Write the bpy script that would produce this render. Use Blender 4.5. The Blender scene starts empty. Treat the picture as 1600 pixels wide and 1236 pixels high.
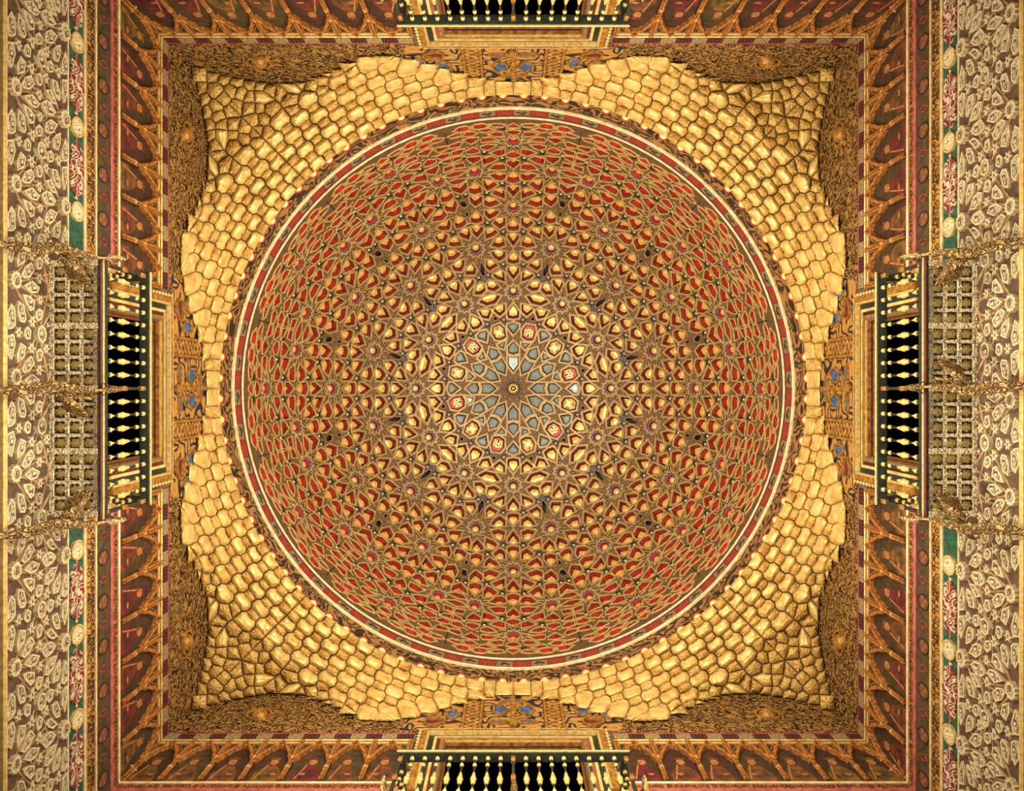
import bpy, math, random
from mathutils import Vector, Matrix
from mathutils.geometry import delaunay_2d_cdt
random.seed(7)
R = math.radians
scene = bpy.context.scene
col = scene.collection

# ------------------------------------------------------------------ camera, world, lamps, exposure
# world: the camera stands on the axis of the hall at z = 0 and looks straight up the dome;
# +x runs to the right of the photograph, +y towards its lower edge, z is up.
F = 1290.0                     # focal length in pixels of the 1600 px wide frame
cam_d = bpy.data.cameras.new('camera'); cam = bpy.data.objects.new('camera', cam_d); col.objects.link(cam)
cam_d.sensor_width = 36.0; cam_d.lens = 36.0*F/1600.0
cam_d.shift_x = -2.0/1600.0; cam_d.shift_y = -11.0/1600.0
cam_d.clip_end = 200; cam.rotation_euler = (math.pi, 0, 0); scene.camera = cam
world = bpy.data.worlds.new('world'); scene.world = world; world.use_nodes = True
world.node_tree.nodes['Background'].inputs['Color'].default_value = (1.0, .86, .66, 1)
world.node_tree.nodes['Background'].inputs['Strength'].default_value = .05
scene.view_settings.view_transform = 'Standard'; scene.view_settings.look = 'None'
scene.view_settings.gamma = 1.0; scene.view_settings.use_curve_mapping = False
scene.view_settings.exposure = 0.0
def unseen_spot(x, y, z, power, size, color=(1.0, .93, .82), aim=(0, 0, 14), cone=84):
    d = bpy.data.lights.new('unseen_spot', 'SPOT'); d.energy = power; d.shadow_soft_size = size; d.color = color
    d.spot_size = R(cone); d.spot_blend = .6
    o = bpy.data.objects.new('unseen_spot', d); col.objects.link(o); o.location = (x, y, z)
    o.rotation_euler = (Vector(aim)-Vector((x, y, z))).to_track_quat('-Z', 'Y').to_euler()
for sx in (-1, 1):
    for sy in (-1, 1): unseen_spot(sx*.9, sy*.9, -1.2, 520, .22, aim=(0, 0, 14), cone=80)
# unseen spots near each wall, added to rake light up across the hall
for k in range(4):
    for s in (-2.6, 2.6):
        p = Matrix.Rotation(k*math.pi/2, 4, 'Z') @ Vector((-4.6, s, 7.3)); unseen_spot(p.x, p.y, p.z, 3000, .08, aim=(-p.x*.95, -p.y*.95, 12.6), cone=94)

# ------------------------------------------------------------------ materials
MATS = {}
def srgb(*c):
    f = lambda v: (v/255/12.92 if v/255 <= .04045 else ((v/255+.055)/1.055)**2.4)
    return tuple(f(v)*.72 for v in c)      # paint and old gilding never reach full reflectance
def mat(name, c1, c2=None, scale=20.0, rough=.5, metal=0.0, bump=0.0, bscale=None, kind='noise', lo=.35, hi=.65, spec=.4, detail=3.0, coord='Object', stretch=(1,1,1), rnd=0.0):
    """procedural two-tone material; c1, c2 are sRGB 0-255"""
    m = bpy.data.materials.new(name); m.use_nodes = True; MATS[name] = m
    nt = m.node_tree; nd = nt.nodes; lk = nt.links; b = nd['Principled BSDF']
    b.inputs['Roughness'].default_value = rough; b.inputs['Metallic'].default_value = metal
    b.inputs['Specular IOR Level'].default_value = spec
    a = srgb(*c1); b.inputs['Base Color'].default_value = (*a, 1)
    tex = None
    if c2 is not None or bump:
        tc = nd.new('ShaderNodeTexCoord'); mp = nd.new('ShaderNodeMapping'); mp.inputs['Scale'].default_value = stretch
        lk.new(tc.outputs[coord], mp.inputs['Vector'])
        if kind == 'noise':
            tex = nd.new('ShaderNodeTexNoise'); tex.inputs['Scale'].default_value = scale; tex.inputs['Detail'].default_value = detail
            tex.inputs['Roughness'].default_value = .6; out = tex.outputs['Fac']
        elif kind == 'vor':
            tex = nd.new('ShaderNodeTexVoronoi'); tex.feature = 'DISTANCE_TO_EDGE'; tex.inputs['Scale'].default_value = scale; out = tex.outputs['Distance']
        elif kind == 'scroll':       # curling tendrils: contour bands of a smooth noise
            tex = nd.new('ShaderNodeTexNoise'); tex.inputs['Scale'].default_value = scale; tex.inputs['Detail'].default_value = .6; tex.inputs['Distortion'].default_value = .8
            mu = nd.new('ShaderNodeMath'); mu.operation = 'MULTIPLY'; mu.inputs[1].default_value = 34.0; si = nd.new('ShaderNodeMath'); si.operation = 'SINE'
            ad = nd.new('ShaderNodeMath'); ad.operation = 'MULTIPLY_ADD'; ad.inputs[1].default_value = .5; ad.inputs[2].default_value = .5
            lk.new(tex.outputs['Fac'], mu.inputs[0]); lk.new(mu.outputs[0], si.inputs[0]); lk.new(si.outputs[0], ad.inputs[0]); out = ad.outputs[0]
        lk.new(mp.outputs['Vector'], tex.inputs['Vector'])
        if c2 is not None:
            rp = nd.new('ShaderNodeValToRGB'); rp.color_ramp.elements[0].position = lo; rp.color_ramp.elements[1].position = hi
            rp.color_ramp.elements[0].color = (*srgb(*c2), 1); rp.color_ramp.elements[1].color = (*a, 1)
            lk.new(out, rp.inputs['Fac']); src = rp.outputs['Color']
            if rnd:
                oi = nd.new('ShaderNodeObjectInfo'); hs = nd.new('ShaderNodeHueSaturation')
                ma = nd.new('ShaderNodeMapRange'); ma.inputs['To Min'].default_value = .5-rnd*.12; ma.inputs['To Max'].default_value = .5+rnd*.12
                mv = nd.new('ShaderNodeMapRange'); mv.inputs['To Min'].default_value = 1-rnd*.5; mv.inputs['To Max'].default_value = 1+rnd*.5
                lk.new(oi.outputs['Random'], ma.inputs['Value']); lk.new(oi.outputs['Random'], mv.inputs['Value'])
                lk.new(ma.outputs[0], hs.inputs['Hue']); lk.new(mv.outputs[0], hs.inputs['Value']); lk.new(src, hs.inputs['Color']); src = hs.outputs['Color']
            lk.new(src, b.inputs['Base Color'])
        if bump:
            bp = nd.new('ShaderNodeBump'); bp.inputs['Strength'].default_value = bump; bp.inputs['Distance'].default_value = .03
            if bscale:
                t2 = nd.new('ShaderNodeTexNoise'); t2.inputs['Scale'].default_value = bscale; t2.inputs['Detail'].default_value = 4
                lk.new(mp.outputs['Vector'], t2.inputs['Vector']); out = t2.outputs['Fac']
            lk.new(out, bp.inputs['Height']); lk.new(bp.outputs['Normal'], b.inputs['Normal'])
    return m
mat('gold', (246, 212, 126), (206, 156, 72), scale=6, rough=.42, metal=.3, bump=.25, bscale=14, lo=.3, hi=.62)
mat('gold_dull', (200, 146, 62), (138, 84, 28), scale=14, rough=.45, metal=.35, bump=.25, bscale=30)
mat('gold_pale', (240, 208, 130), (205, 160, 80), scale=20, rough=.4, metal=.3)
mat('gold_white', (240, 214, 160), (212, 174, 108), scale=12, rough=.45, metal=.1)
mat('gem', (250, 210, 116), (222, 160, 70), scale=18, rough=.38, metal=.35, bump=.2, bscale=40)
mat('strap', (142, 104, 52), (112, 78, 38), scale=16, rough=.55, metal=.15)
mat('bead', (228, 188, 112), (198, 150, 80), scale=12, rough=.42, metal=.3)
mat('black', (16, 12, 8), rough=.8)
mat('dark_wood', (48, 32, 18), (26, 18, 10), scale=12, rough=.7)
mat('red', (216, 52, 36), (176, 34, 26), scale=10, rough=.5, bump=.1, bscale=40)
mat('maroon', (112, 32, 24), (74, 22, 16), scale=14, rough=.6)
mat('grey_blue', (108, 108, 118), (74, 76, 88), scale=20, rough=.6)
mat('cream', (244, 228, 176), (214, 184, 120), scale=18, rough=.5)
mat('mirror', (112, 116, 98), (84, 88, 74), scale=9, rough=.4, metal=.15, spec=.4)
mat('mirror_glint', (180, 190, 184), (150, 160, 150), scale=9, rough=.3, metal=.2, spec=.5)  # paler copy of mirror: lamp reflection painted into the colour
mat('blue', (74, 104, 140), (44, 66, 98), scale=16, rough=.6)
mat('pink', (196, 92, 88), (160, 60, 58), scale=10, rough=.55)
mat('green', (40, 94, 62), (22, 56, 38), scale=16, rough=.6)
mat('green_dark', (44, 50, 34), (22, 24, 16), scale=16, rough=.55)
mat('wood_tan', (156, 108, 58), (116, 74, 36), scale=8, rough=.5, stretch=(1, 1, .15), bump=.1)
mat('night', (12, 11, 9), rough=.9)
mat('carved', (178, 128, 58), (30, 19, 10), scale=8, rough=.42, metal=.3, kind='scroll', lo=.22, hi=.4, bump=.9)
mat('carved_blue', (196, 142, 64), (34, 40, 52), scale=3.0, rough=.45, metal=.3, kind='scroll', lo=.25, hi=.42, bump=.9)
mat('scroll_dark', (170, 122, 60), (48, 32, 18), scale=3.6, rough=.5, metal=.2, kind='scroll', lo=.45, hi=.7, bump=.6)
mat('stucco', (206, 184, 134), (84, 60, 40), scale=11, rough=.7, kind='scroll', lo=.10, hi=.34, bump=.6)
mat('stucco_rim', (222, 200, 150), (190, 160, 108), scale=20, rough=.7)
mat('stucco_ground', (98, 68, 40), (72, 48, 28), scale=9, rough=.75, bump=.15)
mat('scroll_red', (120, 34, 28), (214, 186, 140), scale=8, rough=.6, kind='scroll', lo=.40, hi=.58, bump=.6)
mat('ivory', (246, 226, 172), (160, 128, 80), scale=14, rough=.55, kind='scroll', lo=.15, hi=.4, bump=.4)
mat('painted', (96, 66, 36), (44, 40, 20), scale=9, rough=.6, lo=.3, hi=.7)
mat('painted_light', (150, 88, 44), (86, 50, 26), scale=16, rough=.6)
mat('portrait_ground', (78, 48, 24), (38, 32, 14), scale=7, rough=.55, rnd=.25)
mat('portrait_robe', (128, 58, 30), (50, 34, 16), scale=9, rough=.55, rnd=.35)
mat('portrait_skin', (186, 124, 62), (140, 82, 38), scale=14, rough=.55)
mat('arch_gold', (206, 136, 56), (128, 66, 26), scale=22, rough=.45, metal=.25, bump=.5)
mat('spandrel', (150, 84, 36), (58, 40, 22), scale=24, rough=.55, bump=.5)
mat('block_grey', (170, 142, 92), (92, 70, 42), scale=26, rough=.6, kind='noise', bump=.3)
mat('block_red', (190, 46, 34), (140, 32, 24), scale=22, rough=.55)
mat('letter', (46, 26, 12), rough=.7)
mat('text_band', (206, 154, 70), (168, 112, 46), scale=10, rough=.5, metal=.2)
mat('text_band_red', (176, 110, 56), (120, 58, 32), scale=14, rough=.55)
mat('strap_ground', (112, 80, 38), (78, 54, 26), scale=16, rough=.7)
mat('stucco_rib', (168, 130, 82), (128, 94, 54), scale=12, rough=.7)
mat('red_line', (158, 44, 42), (120, 30, 30), scale=10, rough=.6)
mat('slate', (60, 60, 70), (36, 36, 44), scale=10, rough=.6)
mat('plaster', (120, 96, 66), (96, 74, 48), scale=3, rough=.8)
mat('floor_marble', (120, 100, 76), (90, 72, 54), scale=2, rough=.4)
mat('bronze', (208, 166, 98), (104, 70, 34), scale=15, rough=.42, metal=.4, kind='scroll', lo=.1, hi=.5, bump=.9)

class MB:
    def __init__(s): s.v = []; s.f = []; s.m = []
    def add(s, vs, fs, m=0):
        o = len(s.v); s.v += [tuple(p) for p in vs]
        for f in fs: s.f.append([i+o for i in f]); s.m.append(m)
    def box(s, a, b, m=0):
        (x0, y0, z0), (x1, y1, z1) = a, b
        s.add([(x0,y0,z0),(x1,y0,z0),(x1,y1,z0),(x0,y1,z0),(x0,y0,z1),(x1,y0,z1),(x1,y1,z1),(x0,y1,z1)],
              [(0,3,2,1),(4,5,6,7),(0,1,5,4),(1,2,6,5),(2,3,7,6),(3,0,4,7)], m)
    def bar(s, p, q, w, h, up, m=0, bev=.25):
        """bar from p to q with a chamfered section (w across, h along up)"""
        p, q, up = Vector(p), Vector(q), Vector(up); d = (q-p).normalized(); x = d.cross(up).normalized(); u = x.cross(d)
        sec = [(-.5, 0), (-.5, 1-bev*1.2), (-.5+bev, 1), (.5-bev, 1), (.5, 1-bev*1.2), (.5, 0)]
        vs = [e+x*(a*w)+u*(b*h) for e in (p, q) for a, b in sec]; n = 6
        s.add(vs, [(i, (i+1) % n, n+(i+1) % n, n+i) for i in range(n)]+[tuple(range(n))[::-1], tuple(range(n, 2*n))], m)
    def lathe(s, prof, seg=10, M=None, m=0, caps=True):
        """prof: (radius, z[, mat])"""
        vs = []
        for pr in prof:
            for i in range(seg):
                a = 2*math.pi*i/seg; vs.append(Vector((pr[0]*math.cos(a), pr[0]*math.sin(a), pr[1])))
        if M is not None: vs = [M @ v for v in vs]
        o = len(s.v); s.v += [tuple(v) for v in vs]
        for j in range(len(prof)-1):
            mm = prof[j][2] if len(prof[j]) > 2 else m
            for i in range(seg):
                k = (i+1) % seg; s.f.append([o+j*seg+i, o+j*seg+k, o+(j+1)*seg+k, o+(j+1)*seg+i]); s.m.append(mm)
        if caps:
            s.f.append([o+i for i in range(seg)][::-1]); s.m.append(prof[0][2] if len(prof[0]) > 2 else m)
            s.f.append([o+(len(prof)-1)*seg+i for i in range(seg)]); s.m.append(prof[-1][2] if len(prof[-1]) > 2 else m)
    def tube(s, pts, rad, seg=8, m=0):
        pts = [Vector(p) for p in pts]; n = len(pts); o = len(s.v); ref = Vector((.3, .2, .93))
        for j, p in enumerate(pts):
            d = (pts[min(j+1, n-1)]-pts[max(j-1, 0)]).normalized(); x = d.cross(ref)
            x = x.normalized() if x.length > 1e-4 else Vector((1, 0, 0)); y = d.cross(x); r = rad[j] if hasattr(rad, '__len__') else rad
            for i in range(seg):
                a = 2*math.pi*i/seg; s.v.append(tuple(p+x*(r*math.cos(a))+y*(r*math.sin(a))))
        for j in range(n-1):
            for i in range(seg):
                k = (i+1) % seg; s.f.append([o+j*seg+i, o+j*seg+k, o+(j+1)*seg+k, o+(j+1)*seg+i]); s.m.append(m)
        s.f.append([o+i for i in range(seg)]); s.m.append(m); s.f.append([o+(n-1)*seg+i for i in range(seg)]); s.m.append(m)
    def join(s, other, M=None):
        o = len(s.v); s.v += other.v if M is None else [tuple(M @ Vector(p)) for p in other.v]
        s.f += [[i+o for i in f] for f in other.f]; s.m += other.m
    def mesh(s, name, mats, smooth=False):
        me = bpy.data.meshes.new(name); me.from_pydata(s.v, [], s.f); 
        for m in mats: me.materials.append(MATS[m])
        if len(mats) > 1: me.polygons.foreach_set('material_index', s.m)
        if smooth: me.polygons.foreach_set('use_smooth', [True]*len(s.f))
        me.validate(); me.update(); return me
def link(name, me, parent=None, loc=None, rotz=0.0, rot=None):
    o = bpy.data.objects.new(name, me); col.objects.link(o)
    if parent is not None: o.parent = parent
    if loc is not None: o.location = loc
    o.rotation_euler = rot if rot is not None else (0, 0, rotz)
    return o
def tag(o, label=None, cat=None, group=None, kind=None):
    if label: o['label'] = label
    if cat: o['category'] = cat
    if group: o['group'] = group
    if kind: o['kind'] = kind
    return o
def rz(k): return Matrix.Rotation(k*math.pi/2, 4, 'Z')
# wall frame: built for the left wall; a point is (d into the room, s along the wall, z); wall k is turned by k*90 degrees
W = 5.0
def wp(d, s, z): return (-W+d, s, z)
SIDE = ['left', 'far', 'right', 'near']            # photograph: left, top, right, bottom
SIDETXT = ['left wall', 'top wall of the photo', 'right wall', 'bottom wall of the photo']
def wroot(name, k, base, label=None, cat=None, group=None, kind=None):
    """Empty at the base of a wall-mounted thing; children use coordinates relative to base"""
    o = bpy.data.objects.new(name, None); col.objects.link(o); o.empty_display_size = .2
    o.location = rz(k) @ Vector(wp(*base)); o.rotation_euler = (0, 0, k*math.pi/2)
    return tag(o, label, cat, group, kind)
class WB(MB):
    """mesh builder in wall coordinates (d, s, z) relative to a base"""
    def __init__(s, base=(0, 0, 0)): super().__init__(); s.b = base
    def wbox(s, a, b, m=0):
        s.box(tuple(a[i]-s.b[i] for i in range(3)), tuple(b[i]-s.b[i] for i in range(3)), m)
    def wpoly(s, pts, d0, d1, m=0, ms=None, inset=0, d2=None, m2=None):
        """plate from outline pts (s,z) counter-clockwise seen from the room, back d0, front d1; optional inset rim with sunk field at d2"""
        pts = [(a-s.b[1], c-s.b[2]) for a, c in pts]; d0 -= s.b[0]; d1 -= s.b[0]; n = len(pts)
        vs = [(d0, a, c) for a, c in pts]+[(d1, a, c) for a, c in pts]
        fs = [(i, (i+1) % n, n+(i+1) % n, n+i) for i in range(n)]
        s.add(vs, fs, m if ms is None else ms)
        if not inset: s.add([(d1, a, c) for a, c in pts], [tuple(range(n))], m); return
        d2 -= s.b[0]; q = offset_poly(pts, -inset)
        s.add([(d1, a, c) for a, c in pts]+[(d1, a, c) for a, c in q], [(i, (i+1) % n, n+(i+1) % n, n+i) for i in range(n)], m)
        s.add([(d1, a, c) for a, c in q]+[(d2, a, c) for a, c in q], [(i, (i+1) % n, n+(i+1) % n, n+i) for i in range(n)], m)
        s.add([(d2, a, c) for a, c in q], [tuple(range(n))], m2)
def area2(p): return sum(p[i-1][0]*p[i][1]-p[i][0]*p[i-1][1] for i in range(len(p)))/2
def offset_poly(p, d):
    """offset a polygon outward by d (negative: inward), mitred with a limit"""
    sg = 1 if area2(p) > 0 else -1; n = len(p); out = []
    for i in range(n):
        a, b, c = p[i-1], p[i], p[(i+1) % n]
        e1 = (b[0]-a[0], b[1]-a[1]); e2 = (c[0]-b[0], c[1]-b[1]); l1 = math.hypot(*e1) or 1e-9; l2 = math.hypot(*e2) or 1e-9
        n1 = (sg*e1[1]/l1, -sg*e1[0]/l1); n2 = (sg*e2[1]/l2, -sg*e2[0]/l2)
        m = (n1[0]+n2[0], n1[1]+n2[1]); k = m[0]**2+m[1]**2
        if k < .25: k = .25
        out.append((b[0]+2*d*m[0]/k, b[1]+2*d*m[1]/k))
    return out

# traced dome pattern: cells of one 30 degree sector (pixels of the photograph round the dome centre)
SC=10.3
TO={1:(740,500),2:(740,400),3:(740,300),4:(740,230),5:(740,160),6:(800,400),7:(800,300),8:(800,200)}
def TP(t,p):
    ox,oy=TO[t]; return (ox+p[0]/SC-801.5, 606.3-oy-p[1]/SC)
# kind: g gold coffer, m mirror, e emblem, k dark slot
AX=[('m',1,[(633,597),(718,575),(718,725),(633,832)]),('m',1,[(633,335),(718,425),(718,520),(633,548)]),('m',1,[(633,32),(722,65),(722,118),(633,228)]),
('g',2,[(633,775),(722,895),(715,980),(633,998)]),('g',2,[(633,165),(715,185),(718,255),(633,355)]),
('g',3,[(633,960),(715,1060),(715,1120),(633,1140)]),('g',3,[(633,660),(715,690),(715,740),(633,850)]),('g',3,[(633,430),(715,530),(715,595),(633,610)]),
('g',4,[(633,610),(715,632),(715,680),(633,772)]),('g',4,[(633,400),(720,480),(715,540),(633,560)]),('g',4,[(633,198),(714,215),(714,260),(633,322)]),('g',4,[(633,60),(722,105),(715,140),(633,155)]),
('g',5,[(633,440),(725,455),(720,470),(633,510)]),('g',5,[(633,338),(722,380),(715,393),(633,398)])]
G=[('g',2,[(775,775),(890,800),(950,870),(850,950),(775,885)]),
('g',6,[(245,500),(310,415),(395,395),(445,455),(430,530),(320,550)]),
('g',2,[(840,228),(935,280),(950,310),(905,350),(775,395),(790,265)]),
('g',6,[(330,80),(445,60),(450,170),(395,220),(275,150)]),
('g',3,[(770,955),(900,935),(980,968),(930,1050),(850,1095),(770,1040)]),
('g',3,[(772,845),(800,745),(840,725),(925,755),(975,855),(860,880)]),
('g',7,[(275,640),(340,575),(445,590),(460,640),(455,740),(330,690)]),
('g',3,[(770,410),(900,425),(950,495),(850,570),(775,530)]),
('g',7,[(250,310),(340,285),(465,290),(465,350),(400,420),(300,370)]),
('g',7,[(510,565),(600,540),(690,560),(690,620),(595,715),(515,620)]),
('g',7,[(610,315),(690,400),(690,470),(610,490),(525,465),(525,400)]),
('g',7,[(250,175),(320,105),(420,90),(470,130),(468,200),(385,225)]),
('g',7,[(530,75),(620,55),(705,75),(700,140),(620,210),(530,150)]),
('g',4,[(785,805),(785,700),(840,662),(905,680),(960,735),(880,770)]),
('g',4,[(765,430),(880,410),(1000,435),(900,510),(820,520),(765,480)]),
('g',8,[(285,900),(345,850),(475,835),(480,920),(430,990),(385,975)]),
('g',4,[(775,340),(785,280),(840,255),(930,275),(995,335),(880,350)]),
('g',8,[(290,490),(370,455),(480,465),(500,510),(480,575),(380,540)]),
('g',4,[(785,30),(900,45),(975,80),(860,125),(790,100)]),
('g',8,[(625,880),(715,970),(710,1030),(625,1045),(540,1020),(545,960)]),
('g',8,[(810,610),(840,560),(965,590),(960,630)]),
('g',8,[(850,450),(1005,480),(980,535),(870,480)]),
('g',8,[(830,340),(910,350),(1022,395),(1014,430),(890,415),(840,370)]),
('g',8,[(860,235),(900,225),(1048,280),(1040,310),(900,290)]),
('g',8,[(880,80),(950,90),(1040,130),(1000,145),(890,120)]),
('g',8,[(560,455),(650,462),(745,470),(735,500),(650,555),(570,500)]),
('g',8,[(665,315),(755,365),(745,400),(670,400),(580,375),(600,335)]),
('g',8,[(600,150),(700,155),(800,185),(690,235),(600,180)]),
('g',8,[(320,270),(430,262),(520,290),(510,320),(440,335),(370,310)]),
('g',8,[(290,185),(400,145),(500,155),(520,185),(500,210),(330,190)]),
('g',8,[(185,115),(210,65),(290,55),(385,90),(300,120)]),
('g',8,[(350,15),(430,0),(535,20),(530,45),(460,55)]),
('g',8,[(620,75),(680,55),(770,60),(810,120),(690,115)]),
('g',5,[(795,350),(900,340),(1010,350),(920,380),(830,380)]),
]
B=[('m',1,[(768,355),(905,372),(825,465),(768,405)]),
('e',1,[(845,65),(975,85),(1000,190),(950,318),(860,325),(775,270),(775,150)]),
('k',2,[(915,1020),(945,965),(970,1000),(965,1035)]),
('g',6,[(240,650),(340,615),(480,650),(570,730),(460,785),(315,750)]),
('k',6,[(575,110),(585,215),(520,325),(495,310),(495,230)]),
('b',6,[(430,330),(495,400),(575,372),(568,357),(505,380),(445,318)]),
('k',7,[(780,130),(840,150),(850,215),(815,250),(770,225),(760,165)]),
('k',7,[(755,330),(785,325),(790,360),(765,400),(750,380)]),
('g',8,[(780,890),(870,950),(1000,935),(975,1010),(865,1040),(785,950)]),
('g',8,[(790,800),(890,810),(1040,880),(930,890),(840,860)]),
('g',8,[(790,680),(930,690),(1085,765),(960,765),(850,730)]),
]
# small stars (tile coords), sym g / b
ST_G=[(2,785,1025),(2,795,135),(6,420,310),(3,795,645),(7,430,500),(7,780,45),(4,810,590),(4,810,185),(8,440,1050),(8,480,395),(8,800,465),(5,810,410)]
ST_B=[(7,730,515)]
# small kites: tile, x, y, length, width, angle(deg from up)
KT_G=[(1,705,285,6,3.6,0),(3,700,905,5.5,3.2,0),(6,520,60,5,2.6,10),(7,540,260,4,3.4,10),(7,685,275,4,3.6,15),(4,690,375,4,3.2,0),(8,600,260,3,3,10),(8,765,285,3,3,10),(5,700,545,2.4,3,0)]
KT_B=[(15,21,5,3,15),(15,53.6,5,2.6,15)]  # phi,r,len,w,ang
# ring stars: phi, r, scale, kites angles(rel to radial dir)
RS=[(0,151.0,1.0,None),(0,283.0,1.0,None),(0,386.0,.95,None),(15,225.0,1.05,[(0,.80),(44,1.02),(76,1.15),(102,1.25),(127,1.15),(160,1.0)]),(10.07,343.6,.95,[(-18,1),(18,1),(-54,1),(-90,1),(-126,1),(-162,1),(162,1)])]
RDOME=421.0; ZC=14.5; RHO=4.85
def alpha(r):
    k=r/F; lo,hi=0.0,math.pi/2+.2
    for _ in range(40):
        m=(lo+hi)/2
        if math.sin(m)*RHO/(ZC+RHO*math.cos(m))<k: lo=m
        else: hi=m
    return lo
def rpx(a): return F*math.sin(a)*RHO/(ZC+RHO*math.cos(a))
def rot(p,deg):
    c,s=math.cos(math.radians(deg)),math.sin(math.radians(deg))
    return (p[0]*c+p[1]*s,-p[0]*s+p[1]*c)   # clockwise from up
def tang(phi,r,pts):
    """pts (t,u) metres in tangent plane (t clockwise tangential, u outward) around dome point -> image px (X,Y)"""
    a0=alpha(r); out=[]
    for t,u in pts:
        a=a0+u/RHO; rr=rpx(a); ph=math.degrees(t/(RHO*math.sin(a0)))+phi
        out.append((rr*math.sin(math.radians(ph)),rr*math.cos(math.radians(ph))))
    return out
def kite(c,L,W,ang,kr=1.0):
    d=(math.sin(math.radians(ang)),math.cos(math.radians(ang))); n=(d[1],-d[0])
    f=lambda a,b:(c[0]+d[0]*a*L+n[0]*b*W, c[1]+d[1]*a*L+n[1]*b*W)
    return [f(.55,0),f(-.3,.5),f(-.45,0),f(-.3,-.5)]
def star5(phi,r,R=.092):
    return tang(phi,r,[(R*(1 if i%2==0 else .42)*math.sin(math.pi*i/5),R*(1 if i%2==0 else .42)*math.cos(math.pi*i/5)) for i in range(10)])
def pol(p): return math.degrees(math.atan2(p[0],p[1])),math.hypot(*p)
def sector():
    """cells of one 30 degree sector centred on axis 0: (kind, pts, info)"""
    out=[]
    for k,t,pts in AX:
        P=[TP(t,p) for p in pts]; P[0]=(0,P[0][1]); P[-1]=(0,P[-1][1])
        out.append((k,P+[(-x,y) for x,y in reversed(P[1:-1])],None))
    def gen(k,P,info=None):
        out.append((k,P,info)); out.append((k,[(-x,y) for x,y in reversed(P)],info))
    for k,t,pts in G: gen(k,[TP(t,p) for p in pts])
    for k,t,pts in B: out.append((k,[TP(t,p) for p in pts],None))
    for t,x,y in ST_G:
        ph,r=pol(TP(t,(x,y))); gen('s',star5(ph,r))
    for t,x,y in ST_B:
        ph,r=pol(TP(t,(x,y))); out.append(('s',star5(15,r),None))
    for t,x,y,L,W,a in KT_G: gen('t',kite(TP(t,(x,y)),L,W,a))
    for ph,r,wd,hd in ((7.3,413.0,.16,.09),(11.0,413.0,.15,.09)):
        gen('g',tang(ph,r,[(-wd,0),(-wd*.3,hd),(wd*.4,hd),(wd,0),(wd*.3,-hd),(-wd*.4,-hd)]))
    for ph,r,L,W,a in KT_B: out.append(('t',kite((r*math.sin(math.radians(ph)),r*math.cos(math.radians(ph))),L,W,a+180),None))
    for ph,r,s,ks in RS:
        R1,R2=.165*s,.125*s
        st=tang(ph,r,[((R1 if i%2==0 else R2)*math.sin(math.pi*i/10),(R1 if i%2==0 else R2)*math.cos(math.pi*i/10)) for i in range(20)])
        if ph in(0,15): out.append(('r',st,(ph,r,s)))
        else:
            out.append(('r',st,(ph,r,s))); out.append(('r',[(-x,y) for x,y in reversed(st)],(-ph,r,s)))
        kl=[(18+36*i,1.0) for i in range(10)] if ks is None else ks
        if ph==15: kl=kl+[(-a,q) for a,q in kl if a>0]
        for a,q in kl:
            d=.268*q*s; c=(d*math.sin(math.radians(a)),d*math.cos(math.radians(a)))
            P=tang(ph,r,kite(c,.115,.066,a))
            out.append(('t',P,None))
            if ph not in(0,15): out.append(('t',[(-x,y) for x,y in reversed(P)],None))
    return out

# ------------------------------------------------------------------ the room shell
ZW0, ZWT = 8.98, 11.76            # window opening
walls = []
for k in range(4):
    b = WB()
    b.wbox((-.2, -5, -1.5), (0, 5, 8.09)); b.wbox((-.2, -5, 8.09), (0, -.97, 14.1)); b.wbox((-.2, .97, 8.09), (0, 5, 14.1))
    b.wbox((-.2, -.97, 8.09), (0, .97, ZW0)); b.wbox((-.2, -.97, ZWT), (0, .97, 14.1))
    if k == 0: wall_me = b.mesh('wall', ['plaster'])
    o = link('wall_'+SIDE[k], wall_me, None, rz(k) @ Vector(wp(0, 0, 0)), k*math.pi/2); tag(o, kind='structure'); walls.append(o)
fb = MB(); fb.box((-5.8, -5.8, -1.7), (5.8, 5.8, -1.5)); tag(link('floor', fb.mesh('floor', ['floor_marble'])), kind='structure')

# upper carved wall, mouldings and bands are pieces of each wall
HL, HC = 3.68, 3.16               # length and middle of the half bands either side of the window
def band_mesh(name, z0, z1, d, m, L=HL, round_=False):
    b = MB()
    if round_: b.bar((0, -L/2, (z0+z1)/2), (0, L/2, (z0+z1)/2), z1-z0, d, (1, 0, 0), bev=.3)
    else: b.box((-.002, -L/2, z0), (d, L/2, z1))
    return b.mesh(name, [m])
BANDS = [('edge_moulding', 9.242, 9.26, .02, 'gold_white', 1), ('cartouche_ground', 9.262, 9.582, .006, 'green', 0), ('moulding', 9.592, 9.62, .028, 'gold_white', 1),
 ('inscription_band', 9.624, 9.866, .012, 'text_band', 0), ('moulding', 9.87, 9.89, .02, 'gold_white', 1), ('painted_band', 9.892, 10.23, .006, 'painted', 0),
 ('pink_moulding', 10.235, 10.275, .022, 'pink', 1), ('inscription_band', 10.28, 10.42, .012, 'text_band_red', 0), ('gilt_moulding', 10.424, 10.456, .03, 'gold_white', 1)]
band_meshes = [(n, band_mesh(n, a, c, d, m, HL, r)) for n, a, c, d, m, r in BANDS]
carved_b = WB(); carved_b.wbox((-.002, -5, 11.95), (.012, 5, 14.05)); carved_me = carved_b.mesh('carved_field', ['carved'])
base_me = band_mesh('base_moulding', 8.04, 8.10, .05, 'gold_pale', 9.98, True)
field_b = WB(); field_b.wbox((-.002, -5, 8.10), (.006, 5, 9.236)); field_me = field_b.mesh('stucco_field', ['stucco_ground'])
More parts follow.
